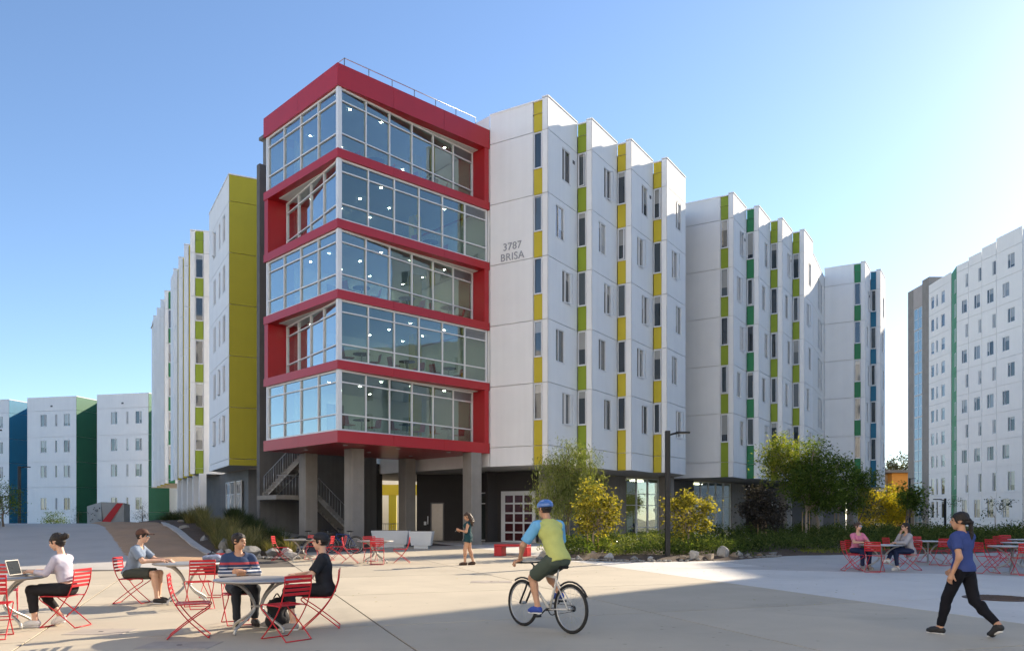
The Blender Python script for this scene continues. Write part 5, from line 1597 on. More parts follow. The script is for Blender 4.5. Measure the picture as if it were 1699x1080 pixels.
def sdf_mesh(groups, h, wr=0., wf=30., seed=0, sub=()):
    """groups: list of (prims, planes, k).  Surface nets on the smooth union; returns verts, quads"""
    lo = np.min([bounds(q)[0] for g in groups for q in g[0]], axis=0) - 3 * h - wr
    hi = np.max([bounds(q)[1] for g in groups for q in g[0]], axis=0) + 3 * h + wr
    n = np.ceil((hi - lo) / h).astype(int) + 1
    ax = [lo[i] + h * np.arange(n[i]) for i in range(3)]
    D = np.full(n, .2)
    for prims, planes, k in groups:
        G = np.full(n, .2)
        for q in prims:
            a, b = bounds(q); m = .05 + k
            i0 = np.maximum(0, np.floor((a - m - lo) / h).astype(int)); i1 = np.minimum(n, np.ceil((b + m - lo) / h).astype(int) + 1)
            sl = tuple(slice(x, y) for x, y in zip(i0, i1))
            P = np.stack(np.meshgrid(ax[0][sl[0]], ax[1][sl[1]], ax[2][sl[2]], indexing='ij'), -1)
            G[sl] = smin(G[sl], prim_d(P, q), k)
        if planes:
            X, Y, Z = np.meshgrid(*ax, indexing='ij')
            for p, nn in planes:
                G = np.maximum(G, (X - p[0]) * nn[0] + (Y - p[1]) * nn[1] + (Z - p[2]) * nn[2])
        D = np.minimum(D, G) if k < .004 else smin(D, G, .01)
    if wr or len(sub):
        X, Y, Z = np.meshgrid(*ax, indexing='ij')
    if wr:
        rs = np.random.RandomState(seed); N = 0
        for i in range(6):
            d = rs.normal(size=3); d /= np.linalg.norm(d); f = wf * (1 + .5 * i)
            N = N + np.sin((X * d[0] + Y * d[1] + Z * d[2]) * f + rs.uniform(0, 6) + 1.5 * np.sin((X * d[1] - Y * d[0] + Z) * f * .4)) / (1 + .5 * i)
        D = D + N * wr * .4
    if len(sub):
        P = np.stack([X, Y, Z], -1)
        for q in sub: D = np.maximum(D, -prim_d(P, q))
    sg = D < 0
    c = [sg[:-1, :-1, :-1], sg[1:, :-1, :-1], sg[:-1, 1:, :-1], sg[1:, 1:, :-1], sg[:-1, :-1, 1:], sg[1:, :-1, 1:], sg[:-1, 1:, 1:], sg[1:, 1:, 1:]]
    cnt = sum(x.astype(int) for x in c)
    act = (cnt > 0) & (cnt < 8)
    idx = np.full(act.shape, -1); cells = np.argwhere(act); idx[act] = np.arange(len(cells))
    acc = np.zeros((len(cells), 3)); num = np.zeros(len(cells))
    off = [(i & 1, (i >> 1) & 1, (i >> 2) & 1) for i in range(8)]
    vals = [D[cells[:, 0] + o[0], cells[:, 1] + o[1], cells[:, 2] + o[2]] for o in off]
    for i in range(8):
        for bit in (1, 2, 4):
            j = i | bit
            if j == i: continue
            m = (vals[i] < 0) != (vals[j] < 0)
            t = vals[i][m] / (vals[i][m] - vals[j][m])
            acc[m] += np.array(off[i]) + t[:, None] * (np.array(off[j]) - np.array(off[i])); num[m] += 1
    verts = lo + h * (cells + acc / num[:, None])
    quads = []
    for a in range(3):
        b_, c_ = (a + 1) % 3, (a + 2) % 3
        s0 = [slice(None)] * 3; s1 = [slice(None)] * 3
        s0[a] = slice(0, -1); s1[a] = slice(1, None)
        e = sg[tuple(s0)] != sg[tuple(s1)]
        for p in np.argwhere(e):
            if p[b_] < 1 or p[c_] < 1 or p[b_] >= act.shape[b_] or p[c_] >= act.shape[c_] or p[a] >= act.shape[a]: continue
            o = [p.copy() for _ in range(4)]
            o[1][b_] -= 1; o[2][b_] -= 1; o[2][c_] -= 1; o[3][c_] -= 1
            q = [idx[tuple(w)] for w in o]
            if min(q) < 0: continue
            quads.append(q if sg[tuple(p)] else q[::-1])
    return verts, quads

def to_mesh(parts, name, m):
    """several surface pieces into one mesh; m may be one material"""
    me = bpy.data.meshes.new(name)
    vv = []; ff = []
    for v, q in parts:
        n = len(vv); vv += [tuple(x) for x in v]; ff += [tuple(int(i) + n for i in f) for f in q]
    me.from_pydata(vv, [], ff)
    me.polygons.foreach_set('use_smooth', [True] * len(ff))
    me.materials.append(MATS[m] if isinstance(m, str) else m)
    me.update()
    return me

def rotm(yaw, pitch=0, roll=0):
    return np.array(Matrix.Rotation(R(yaw), 3, 'Z') @ Matrix.Rotation(R(pitch), 3, 'Y') @ Matrix.Rotation(R(roll), 3, 'X'))
def C(a, b, ra, rb, **o): return ('c', np.asarray(a, float), np.asarray(b, float), ra, rb, o)
def E(c, r, M=np.eye(3)): return ('e', np.asarray(c, float), np.asarray(r, float), M)
def mix(a, b, t): return np.asarray(a, float) * (1 - t) + np.asarray(b, float) * t

def hand_prims(w, d, nrm, side, curl):
    d = d / np.linalg.norm(d); nrm = nrm - d * (nrm @ d); nrm = nrm / np.linalg.norm(nrm); t = np.cross(d, nrm) * side
    out = [C(w - d * .03, w + d * .02, .024, .024), C(w + d * .02, w + d * .075, .023, .026, fl=(t, 1.5))]
    for i, L in enumerate((.070, .078, .073, .058)):
        p = w + d * .088 + t * (.030 - .020 * i); a = 0
        for s in (.42, .33, .25):
            a += curl
            dd = d * math.cos(a) + nrm * math.sin(a)
            out.append(C(p, p + dd * L * s, .0092, .0085)); p = p + dd * L * s
    p = w + d * .025 + t * .028
    for s, k in ((.045, .25), (.030, .7)):
        dd = d * .75 + t * .65 * (1 - k * .6) + nrm * k; dd /= np.linalg.norm(dd)
        out.append(C(p, p + dd * s, .0115, .010)); p = p + dd * s
    return out

SKIN = {'tan': (.52, .28, .17), 'fair': (.60, .36, .25), 'brown': (.36, .19, .11)}
for k_, v_ in SKIN.items(): mat('skin_' + k_, v_, .5, .05, 30, subs=.08)
mat('hair_dark', (.012, .008, .006), .6, .25, 60, .5, 160)
mat('hair_brown', (.06, .032, .018), .5, .25, 60, .5, 160)
mat('eye_dark', (.01, .008, .008), .15)
mat('lips', (.32, .10, .085), .5)
def cloth(name, col, rough=.85): return mat(name, col, rough, .06, 14, .25, 260, fine=.06, spec=.25)
cloth('denim_black', (.018, .018, .021)); cloth('cloth_lavender', (.50, .48, .56)); cloth('tee_blue', (.20, .25, .33)); cloth('shorts_olive', (.055, .06, .05))
cloth('jeans_dark', (.03, .035, .045)); cloth('tee_black', (.02, .022, .028)); cloth('teal', (.015, .055, .065)); cloth('polo_pink', (.62, .20, .30)); cloth('navy', (.02, .03, .075))
cloth('cardigan', (.36, .35, .37)); cloth('tee_royal', (.045, .07, .22)); cloth('legging', (.008, .008, .012)); cloth('jersey_lime', (.52, .54, .17)); cloth('jersey_blue', (.16, .42, .68)); cloth('shorts_green', (.075, .095, .075))
mat('shoe_white', (.70, .69, .67), .6, .05, 20); mat('shoe_black', (.015, .015, .016), .6, .05, 20); mat('shoe_grey', (.28, .27, .26), .7, .08, 30); mat('shoe_blue', (.03, .07, .35), .6, .05, 20); mat('leather', (.07, .035, .02), .6, .1, 20)
mat('cap_brown', (.085, .036, .022), .8, .05, 20); mat('cap_black', (.012, .013, .018), .8, .05, 20); mat('lens_mirror', (.25, .45, .6), .08, .0, 5, metal=.9); mat('lens_dark', (.01, .008, .01), .1)
mat('helmet_blue', (.06, .16, .45), .3, .0, 5, coat=.5); mat('helmet_white', (.75, .76, .78), .35)

def stripes():
    m = bpy.data.materials.new('sweater_stripes'); m.use_nodes = True; nt = m.node_tree; b = nt.nodes['Principled BSDF']; b.inputs['Roughness'].default_value = .9
    tc = nd(nt, 'ShaderNodeTexCoord'); sp = nd(nt, 'ShaderNodeSeparateXYZ'); mr = nd(nt, 'ShaderNodeMapRange')
    mr.inputs['From Min'].default_value = .60; mr.inputs['From Max'].default_value = 1.10
    cr = nd(nt, 'ShaderNodeValToRGB'); cr.color_ramp.interpolation = 'CONSTANT'; e = cr.color_ramp.elements
    nv, wh, rd = (.03, .055, .12, 1), (.55, .55, .58, 1), (.40, .05, .06, 1)
    e[0].color = wh; e[1].position = .08; e[1].color = nv
    for p, c in ((.14, wh), (.22, nv), (.27, wh), (.34, nv), (.40, wh), (.44, nv), (.50, wh), (.53, nv), (.60, rd), (.67, nv)):
        k = e.new(p); k.color = c
    nt.links.new(tc.outputs['Object'], sp.inputs[0]); nt.links.new(sp.outputs['Z'], mr.inputs['Value']); nt.links.new(mr.outputs[0], cr.inputs[0]); nt.links.new(cr.outputs[0], b.inputs['Base Color'])
    MATS['sweater_stripes'] = m
stripes()

def person(loc, rz, J, label, skin, top, bottom, shoe, hair, head=(0, 0, 0), fem=False, hands=None, extras=(), h=.010, top_mat2=None, hem=.0, group=None):
    """J: local joints (x forward, y left).  top=(material, sleeve 0..2, looseness); bottom=(material, leg 0..2, looseness)"""
    J = {k: V3(*v) for k, v in J.items()}
    ys = V3(0, 1, 0)
    sh = J['sL'] - J['sR']; shn = sh / np.linalg.norm(sh)
    hp = J['hL'] - J['hR']; hpn = hp / np.linalg.norm(hp)
    pel, nk = J['pel'], J['neck']; spine = (nk - pel) / np.linalg.norm(nk - pel); SL_ = np.linalg.norm(nk - pel)
    fwd = np.cross(shn, spine)
    w = .92 if fem else 1.0
    wa = J.get('waist', mix(pel, nk, .35) + fwd * .01); ch = J.get('chest', mix(pel, nk, .68) + fwd * .015)
    Mh = rotm(*head)
    hc = J['head']
    def hd(x, y, z): return hc + Mh @ V3(x, y, z)
    def torso(o):
        q = [C(J['hR'] * .5 + pel * .5, J['hL'] * .5 + pel * .5, .105 + o, .105 + o, fl=(spine, .95)), C(pel, wa, .105 * w + o, .092 * w + o, fl=(hpn, 1.32)), C(wa, ch, .092 * w + o, .108 * w + o, fl=(shn, 1.35)),
             C(ch, mix(ch, nk, .75), .105 * w + o, .06 + o, fl=(shn, 1.6)), C(J['sR'] * .88 + nk * .12 - spine * .01, J['sL'] * .88 + nk * .12 - spine * .01, .058 + o, .058 + o)]
        if fem: q += [E(ch + fwd * .075 + shn * .07, (.055 + o, .062 + o, .06 + o), np.stack([fwd, shn, spine], 1)), E(ch + fwd * .075 - shn * .07, (.055 + o, .062 + o, .06 + o), np.stack([fwd, shn, spine], 1))]
        return q
    def arm(s, o, t0=0., t1=2., cut=False):
        a, b_, c_ = J['s' + s], J['e' + s], J['w' + s]
        q = []
        if t1 > 0:
            q.append(C(a, mix(a, b_, min(1, t1)), .053 * w + o, .041 * w + o + (.008 if cut and t1 <= 1 else 0), **({'cut': 1} if cut and t1 <= 1 else {})))
        if t1 > 1: q.append(C(b_, mix(b_, c_, t1 - 1), .041 * w + o, .029 * w + o * .9, **({'cut': 1} if cut else {})))
        return q
    def leg(s, o, t1=2., cut=False, th=1.):
        a, b_, c_ = J['h' + s], J['k' + s], J['a' + s]
        q = [C(a, mix(a, b_, min(1, t1)), .084 * th + o, (.058 + .026 * (1 - min(1, t1))) * th + o + (.012 if cut and t1 <= 1 else 0), **({'cut': 1} if cut and t1 <= 1 else {}))]
        if t1 > 1:
            calf = mix(b_, c_, .3) - fwd * .012
            q += [C(b_, mix(b_, c_, t1 - 1), .056 * th + o, (.037 if t1 > 1.8 else .045) * th + o, **({'cut': 1} if cut else {}))]
            if t1 > 1.4: q.append(E(calf, (.052 * th + o, .052 * th + o, .10)))
        return q
    def foot(s, o):
        a, t = J['a' + s], J['t' + s]; d = t - a
        heel = a - V3(d[0], d[1], 0) / (np.linalg.norm(d[:2]) + 1e-6) * .035
        heel[2] = min(a[2], a[2] - .035)
        ball = mix(a, t, .7); ball[2] = t[2] + .008
        return [C(a, ball, .036 + o, .031 + o), C(ball, t, .032 + o, .022 + o), C(heel, ball, .032 + o, .033 + o)]
    prims = torso(0) + sum((arm(s, 0) + leg(s, 0) + foot(s, 0) for s in 'LR'), [])
    nb = hd(-.022, 0, -.075)
    hprims = [E(hd(-.012, 0, .028), (.099, .078, .092), Mh), E(hd(.028, 0, -.035), (.066, .059, .080), Mh), C(hd(.055, 0, -.092), hd(.05, 0, -.088), .021, .021), C(hd(.090, 0, .018), hd(.110, 0, -.020), .0095, .0135),
              E(hd(.074, 0, .030), (.022, .052, .012), Mh), E(hd(-.008, .078, .0), (.021, .011, .032), Mh), E(hd(-.008, -.078, .0), (.021, .011, .032), Mh), E(hd(.086, 0, -.052), (.013, .025, .010), Mh), C(nk - spine * .03, nb, .056 * w, .050 * w)]
    pieces = [sdf_mesh([(prims, [], .035), ([C(nk - spine * .06, nb, .056 * w, .05 * w)], [], .02)], h), sdf_mesh([(hprims, [], .016)], h * .62)]
    for s, sg_ in (('L', 1), ('R', -1)):
        d = J['w' + s] - J['e' + s]
        d = d / np.linalg.norm(d)
        hv = (hands or {}).get(s, {})
        hdv = V3(*hv['d']) if 'd' in hv else d
        pieces.append(sdf_mesh([(hand_prims(J['w' + s], hdv, V3(*hv.get('n', (0, 0, -1))), hv.get('s', sg_), hv.get('c', .35)), [], .008)], .0052))
    o = put('person', to_mesh(pieces, 'person', 'skin_' + skin), None, loc, rz)
    tag(o, label, 'person', group)
    # face
    for yy in (.033, -.033):
        b = MB(); b.v = []; v, q = sdf_mesh([([E(hd(.083, yy, .010), (.009, .015, .0075), Mh)], [], .004)], .0045); put('eye', to_mesh([(v, q)], 'eye', 'eye_dark'), o)
        v, q = sdf_mesh([([C(hd(.093, yy * .5, .034), hd(.084, yy * 1.5, .034), .0055, .0045)], [], .004)], .0045); put('eyebrow', to_mesh([(v, q)], 'eyebrow', 'hair_dark'), o)
    v, q = sdf_mesh([([C(hd(.099, -.02, -.054), hd(.099, .02, -.054), .0065, .0065)], [], .004)], .0045); put('mouth', to_mesh([(v, q)], 'mouth', 'lips'), o)
    # clothes
    tm, tl, loose = top
    lowhem = pel - spine * hem
    g = [(torso(.012 + loose) + ([C(pel, lowhem - spine * .03, .13 + loose, .135 + loose, fl=(hpn, 1.25))] if hem > .03 else []), [(lowhem, -spine)], .03)]
    if tl > 0 and top_mat2 is None:
        for s in 'LR': g.append((arm(s, .010 + loose, 0, tl, True), [], .012))
    nr = .098 if fem else .082
    v = sdf_mesh(g, h * 1.05, .006, 26, 3, [E(nk + fwd * .035 + spine * .01, (nr, nr, nr * .95)), C(nk, nk + spine * .2, .07, .09)])
    put('shirt', to_mesh([v], 'shirt', tm), o)
    if top_mat2:
        for s in 'LR':
            v = sdf_mesh([(arm(s, .013 + loose, 0, tl, True) + [C(J['s' + s] * .8 + nk * .2, J['s' + s], .062 + loose, .066 + loose)], [], .02)], h * 1.05, .005, 26, 3); put('sleeve', to_mesh([v], 'sleeve', top_mat2), o)
    bm_, bl, bloose = bottom
    wl = pel + spine * .06
    hipq = [C(J['hR'] * .5 + pel * .5, J['hL'] * .5 + pel * .5, .116 + bloose, .116 + bloose), C(pel, wl, .115 * w + bloose, .10 * w + bloose, fl=(hpn, 1.32))]
    g = [(hipq, [(wl, spine)], .03), (leg('L', .012 + bloose, bl, True), [], .02), (leg('R', .012 + bloose, bl, True), [], .02)]
    put('trousers', to_mesh([sdf_mesh(g, h * 1.05, .005, 24, 5)], 'trousers', bm_), o)
    for s in 'LR':
        t = J['t' + s]; zb = min(t[2], J['a' + s][2] - .05) - .030
        v = sdf_mesh([(foot(s, .011), [(J['a' + s] + V3(0, 0, .015), V3(0, 0, 1))], .015)], .009); so = put('shoe', to_mesh([v], 'shoe', shoe[0]), o)
        a = J['a' + s]; d = t - a; dn = V3(d[0], d[1], 0); dn /= np.linalg.norm(dn)
        p0, p1 = a - dn * .03, t + dn * .0; p0[2] = p1[2] = 0; dz = (t[2] - (a[2] - .06))
        sl_ = [C(V3(p0[0], p0[1], a[2] - .082), V3(p1[0], p1[1], t[2] - .030), .038, .034, fl=(V3(0, 0, 1), .42))]
        v = sdf_mesh([(sl_, [], .01)], .009); put('sole', to_mesh([v], 'sole', shoe[1]), so)
    # hair
    kind, hm = hair
    q = [E(hd(-.016, 0, .034), (.109, .090, .103), Mh)]
    face_cut = [E(hd(.085, 0, -.03), (.070, .075, .085), Mh), E(hd(.03, 0, -.09), (.09, .12, .07), Mh)]
    if kind == 'cap': face_cut += [E(hd(-.03, 0, -.115), (.13, .12, .07), Mh)]
    if kind == 'bun': q += [E(hd(-.145, 0, .055), (.050, .052, .052), Mh), C(hd(-.05, 0, -.04), hd(-.085, 0, -.03), .055, .035)]
    if kind == 'pony':
        tail = J.get('tail'); q += [C(hd(-.10, 0, .01), hd(-.135, 0, -.02), .026, .03), C(hd(-.135, 0, -.02), hd(-.14, 0, -.18), .03, .026), C(hd(-.14, 0, -.18), hd(-.125, .01, -.36), .026, .012)]
    if kind == 'long': q += [C(hd(-.06, 0, 0), hd(-.085, 0, -.16), .085, .10, fl=(Mh @ V3(0, 1, 0), 1.15)), C(hd(-.085, 0, -.16), hd(-.08, 0, -.30), .095, .045, fl=(Mh @ V3(0, 1, 0), 1.25))]
    if kind == 'drape': q += [C(hd(-.06, .04, -.02), hd(-.10, .06, -.30), .055, .035), C(hd(-.06, -.04, -.02), hd(-.12, -.04, -.34), .055, .03), C(hd(-.08, 0, -.05), hd(-.13, 0, -.32), .06, .03)]
    v = sdf_mesh([(q, [], .03)], .0085, .016 if kind == 'long' else .009, 70 if kind == 'long' else 95, 2, face_cut)
    put('hair', to_mesh([v], 'hair', hm), o)
    for ex in extras:
        if ex[0] == 'cap':
            v = sdf_mesh([([E(hd(-.012, 0, .050), (.119, .098, .098), Mh)], [(hd(0, 0, .040), Mh @ V3(.18, 0, -1))], .005)], .008); c_ = put('cap', to_mesh([v], 'cap', ex[1]), o)
            v = sdf_mesh([([C(hd(.075, -.04, .052), hd(.165, -.030, .044), .050, .044, fl=(Mh @ V3(0, 0, 1), .26)), C(hd(.075, .04, .052), hd(.165, .030, .044), .050, .044, fl=(Mh @ V3(0, 0, 1), .26))], [], .02)], .007); put('visor', to_mesh([v], 'visor', ex[1]), c_)
        if ex[0] == 'glasses':
            for yy in (.034, -.034):
                v = sdf_mesh([([E(hd(.100, yy, .010), (.008, .029, .019), Mh)], [], .004)], .0055); put('sunglass_lens', to_mesh([v], 'sunglass_lens', ex[1]), o)
            v = sdf_mesh([([C(hd(.104, -.02, .016), hd(.104, .02, .016), .004, .004)] + [C(hd(.095, s * .060, .018), hd(-.01, s * .082, .012), .004, .004) for s in (1, -1)], [], .004)], .005); put('glasses_frame', to_mesh([v], 'glasses_frame', 'eye_dark'), o)
        if ex[0] == 'helmet':
            v = sdf_mesh([([E(hd(-.015, 0, .055), (.138, .106, .098), Mh)], [(hd(0, 0, .035), Mh @ V3(.05, 0, -1))], .005)], .008, sub=[C(hd(.20, yy, .13), hd(-.2, yy, .14), .016, .016) for yy in (-.06, 0, .06)]); c_ = put('helmet', to_mesh([v], 'helmet', 'helmet_blue'), o)
            v = sdf_mesh([([E(hd(-.015, 0, .050), (.132, .100, .092), Mh)], [(hd(0, 0, .040), Mh @ V3(.05, 0, -1))], .005)], .009); put('helmet_liner', to_mesh([v], 'helmet_liner', 'helmet_white'), c_)
        if ex[0] == 'print':
            b = MB()
            for px_, pz_, a_, l_ in ((-.05, .0, .5, .05), (.0, .03, -.4, .06), (.04, -.03, .9, .05), (-.02, -.07, .2, .06), (.05, .05, 1.3, .04), (.01, -.12, -.7, .05)):
                p_ = ch + shn * px_ + spine * pz_ + fwd * .137
                d_ = shn * math.cos(a_) + spine * math.sin(a_); n_ = fwd
                b.box(-l_ / 2, l_ / 2, -.004, .004, -.008, .008, Matrix.Translation(Vector(p_)) @ Matrix((tuple(d_), tuple(n_), tuple(np.cross(d_, n_)))).transposed().to_4x4())
            b.build('shirt_print', 'shoe_white', o)
    return o

def seated(lean=.05, knees=((.42, .11, .545), (.42, -.11, .545)), ank=((.40, .11, .09), (.40, -.11, .09)), elb=((.14, .24, .78), (.14, -.24, .78)), wr=((.38, .14, .78), (.38, -.14, .78)), headz=1.235, headx=None, px=-.07, sw=.185, toes=None, nz=1.07):
    J = {'pel': (px, 0, .565), 'neck': (px + lean, 0, nz), 'head': ((px + lean + .035) if headx is None else headx, 0, headz),
         'sL': (px + lean * .9, sw, nz - .075), 'sR': (px + lean * .9, -sw, nz - .075), 'hL': (px + .02, .095, .555), 'hR': (px + .02, -.095, .555),
         'kL': knees[0], 'kR': knees[1], 'aL': ank[0], 'aR': ank[1], 'eL': elb[0], 'eR': elb[1], 'wL': wr[0], 'wR': wr[1]}
    toes = toes or (None, None)
    for s, a, t in (('L', ank[0], toes[0]), ('R', ank[1], toes[1])):
        J['t' + s] = t or (a[0] + .165, a[1] + (.02 if s == 'L' else -.02), a[2] - .052)
    return J
def G3(x, y): return (x, y, gz(x, y))

# 1 woman with laptop
person(G3(-6.62, 11.92), R(177), seated(.10, ank=((.36, .10, .095), (.10, -.10, .14)), toes=((.52, .11, .04), (.235, -.12, .045)), elb=((.13, .22, .80), (.13, -.22, .80)), wr=((.40, .12, .815), (.40, -.12, .815)), sw=.165, headx=.10, headz=1.245),
       'woman in a lavender top and black trousers typing on a laptop, hair in a bun', 'fair', ('cloth_lavender', 1.75, .0), ('denim_black', 1.72, .006), ('shoe_white', 'shoe_white'), ('bun', 'hair_dark'), head=(0, 14, 0), fem=True, hands={'L': {'c': .28}, 'R': {'c': .28}}, hem=-.10)
# 2 man in the brown cap
person(G3(-7.02, 15.0), R(2), seated(.17, elb=((.28, .25, .80), (.26, -.25, .79)), wr=((.54, .17, .79), (.50, -.08, .79)), headx=.16, headz=1.24, knees=((.42, .13, .55), (.42, -.12, .55)), ank=((.40, .12, .09), (.47, -.12, .09))),
       'man in a blue-grey T-shirt, dark shorts and brown cap, resting both arms on the table', 'fair', ('tee_blue', .78, .010), ('shorts_olive', .85, .014), ('shoe_black', 'shoe_white'), ('cap', 'hair_dark'), head=(0, 2, 0), extras=(('cap', 'cap_brown'), ('glasses', 'lens_mirror')), hem=.05)
# 3 man in stripes, arms crossed
person(G3(-4.12, 12.20), R(-60), seated(.03, elb=((.06, .26, .77), (.06, -.26, .77)), wr=((.20, .02, .80), (.18, -.04, .77)), headz=1.245, knees=((.40, .15, .55), (.42, -.13, .55)), ank=((.30, .16, .09), (.33, -.10, .09))),
       'young man in a navy striped sweater with folded arms, looking across the table', 'tan', ('sweater_stripes', 1.9, .008), ('jeans_dark', 1.95, .004), ('shoe_black', 'shoe_black'), ('short', 'hair_dark'), head=(38, 0, 0), hands={'L': {'d': (.1, -1, .1), 'n': (-1, 0, 0), 'c': .3}, 'R': {'d': (.1, 1, .1), 'n': (-1, 0, 0), 'c': .3}}, hem=.05)
# 4 man in black tee and cap
person(G3(-2.83, 11.82), R(186), seated(.04, elb=((.08, .27, .77), (.12, -.26, .78)), wr=((.30, .20, .72), (.36, -.14, .765)), headz=1.25, knees=((.40, .20, .56), (.43, -.12, .55)), ank=((.32, .24, .09), (.66, -.10, .09)), px=-.10),
       'man in a black printed T-shirt and black cap, one foot stretched under the table', 'fair', ('tee_black', .75, .012), ('denim_black', 1.55, .010), ('shoe_grey', 'shoe_white'), ('cap', 'hair_dark'), head=(-6, 0, 0), extras=(('cap', 'cap_black'), ('print',)), hem=.05)
# 5 woman with phone, walking
person(G3(-1.40, 25.86), R(180), {'pel': (0, 0, .93), 'neck': (.0, 0, 1.40), 'head': (.035, 0, 1.545), 'sL': (-.005, .155, 1.33), 'sR': (-.005, -.155, 1.33), 'hL': (0, .09, .90), 'hR': (0, -.09, .90), 'kL': (.10, .09, .49), 'kR': (-.04, -.08, .49), 'aL': (.10, .085, .085), 'aR': (-.16, -.08, .10), 'tL': (.26, .10, .035), 'tR': (-.01, -.09, .035), 'eL': (.06, .20, 1.07), 'eR': (.04, -.20, 1.07), 'wL': (.27, .07, 1.12), 'wR': (.25, -.06, 1.10)},
       'woman with long curly hair in a dark teal romper, looking at her phone', 'tan', ('teal', 0, .004), ('teal', .40, .022), ('leather', 'leather'), ('long', 'hair_brown'), head=(0, 16, 0), fem=True, hands={'L': {'n': (0, -1, .3), 'c': .3}, 'R': {'n': (0, 1, .3), 'c': .3}}, hem=.06)
# 6 cyclist
bz0 = gz(*BIKE)
person((*BIKE, bz0), R(128), {'pel': (-.27, 0, 1.03), 'neck': (-.03, 0, 1.57), 'head': (.03, 0, 1.72), 'sL': (-.04, .215, 1.485), 'sR': (-.04, -.215, 1.485), 'hL': (-.24, .10, 1.0), 'hR': (-.24, -.10, 1.0), 'kL': (.14, .14, .74), 'kR': (.17, -.14, .83), 'aL': (.01, .145, .33), 'aR': (-.14, -.145, .52), 'tL': (.17, .16, .275), 'tR': (.02, -.16, .465), 'eL': (.08, .36, 1.22), 'eR': (.08, -.36, 1.22), 'wL': (.25, .285, 1.00), 'wR': (.25, -.285, 1.00)},
       'cyclist in a lime and blue jersey and blue helmet, seen from behind', 'tan', ('jersey_lime', .85, .014), ('shorts_green', .85, .02), ('shoe_blue', 'shoe_white'), ('cap', 'hair_dark'), head=(0, 8, 0), extras=(('helmet',),), top_mat2='jersey_blue', hands={'L': {'d': (.8, .5, -.35), 'n': (.2, 0, -1), 'c': .75}, 'R': {'d': (.8, -.5, -.35), 'n': (.2, 0, -1), 'c': .75}}, hem=.06)
# 7 woman in pink
person(G3(10.30, 24.1), R(-78), seated(.10, elb=((.20, .24, .80), (.20, -.24, .80)), wr=((.42, .10, .80), (.42, -.08, .80)), headz=1.26, sw=.17), 'woman in a pink polo shirt and mirrored sunglasses, elbows on the table', 'fair', ('polo_pink', .7, .008), ('navy', 1.95, .006), ('shoe_grey', 'shoe_white'), ('bun', 'hair_brown'), head=(4, 0, 0), fem=True, extras=(('glasses', 'lens_mirror'),), h=.012, hem=.05)
# 8 woman in cardigan
person(G3(11.55, 23.55), R(184), seated(.12, knees=((.42, .06, .57), (.40, -.08, .66)), ank=((.36, .06, .09), (.62, .02, .30)), toes=((.52, .07, .04), (.80, .02, .27)), elb=((.20, .20, .80), (.24, -.19, .82)), wr=((.40, .05, .80), (.20, -.06, 1.07)), headz=1.26, sw=.165), 'woman in a long grey cardigan with crossed legs, hand at her mouth', 'fair', ('cardigan', 1.95, .012), ('navy', 1.9, .004), ('shoe_white', 'shoe_white'), ('drape', 'hair_dark'), head=(0, 2, 0), fem=True, extras=(('glasses', 'lens_dark'),), h=.012, hem=.17)
# 9 walking woman
person(G3(6.18, 11.02), R(120), {'pel': (.02, 0, .93), 'neck': (.04, 0, 1.42), 'head': (.075, 0, 1.565), 'sL': (.03, .17, 1.345), 'sR': (.03, -.17, 1.345), 'hL': (.02, .09, .90), 'hR': (.02, -.09, .90), 'kL': (.20, .09, .50), 'kR': (-.08, -.08, .49), 'aL': (.30, .09, .085), 'aR': (-.40, -.08, .19), 'tL': (.46, .10, .035), 'tR': (-.28, -.09, .055), 'eL': (-.06, .23, 1.08), 'eR': (.10, -.23, 1.09), 'wL': (.03, .24, .86), 'wR': (.26, -.20, .92)},
       'woman in a blue T-shirt and black leggings walking away, hair in a ponytail', 'tan', ('tee_royal', .62, .008), ('legging', 1.93, .003), ('shoe_black', 'shoe_white'), ('pony', 'hair_dark'), head=(28, 0, 0), fem=True, hem=.05, hands={'L': {'n': (0, -1, 0), 'c': .35}, 'R': {'n': (0, 1, 0), 'c': .35}})
# people inside the shop front
p = st(23.4, 2.6)
person((p.x, p.y, .24), R(-40), {'pel': (0, 0, .93), 'neck': (.0, 0, 1.42), 'head': (.035, 0, 1.56), 'sL': (0, .17, 1.345), 'sR': (0, -.17, 1.345), 'hL': (0, .09, .90), 'hR': (0, -.09, .90), 'kL': (.02, .09, .49), 'kR': (.0, -.09, .49), 'aL': (0, .09, .085), 'aR': (0, -.09, .085), 'tL': (.16, .1, .035), 'tR': (.16, -.1, .035), 'eL': (.02, .22, 1.08), 'eR': (.02, -.22, 1.08), 'wL': (.20, .16, 1.0), 'wR': (.2, -.16, 1.0)}, 'dim figure standing inside the shop front, in dark clothes', 'brown', ('tee_black', .7, .008), ('jeans_dark', 1.95, .005), ('shoe_black', 'shoe_black'), ('short', 'hair_dark'), h=.018)
p = st(25.6, 2.9)
person((p.x, p.y, .24), R(-150), seated(.05), 'dim figure seated inside the shop front, in dark clothes', 'brown', ('navy', .7, .008), ('jeans_dark', 1.95, .005), ('shoe_black', 'shoe_black'), ('short', 'hair_dark'), h=.018)
o = thing('stool', (p.x, p.y, .24), 'stool under the seated figure in the shop front', 'stool')
b = MB(); b.lathe([(.20, .42), (.20, .46)], 16); b.build('seat', 'charcoal_wall', o)
b = MB(); b.lathe([(.2, 0), (.2, .02), (.03, .04), (.03, .42)], 12); b.build('pedestal', 'galv', o)

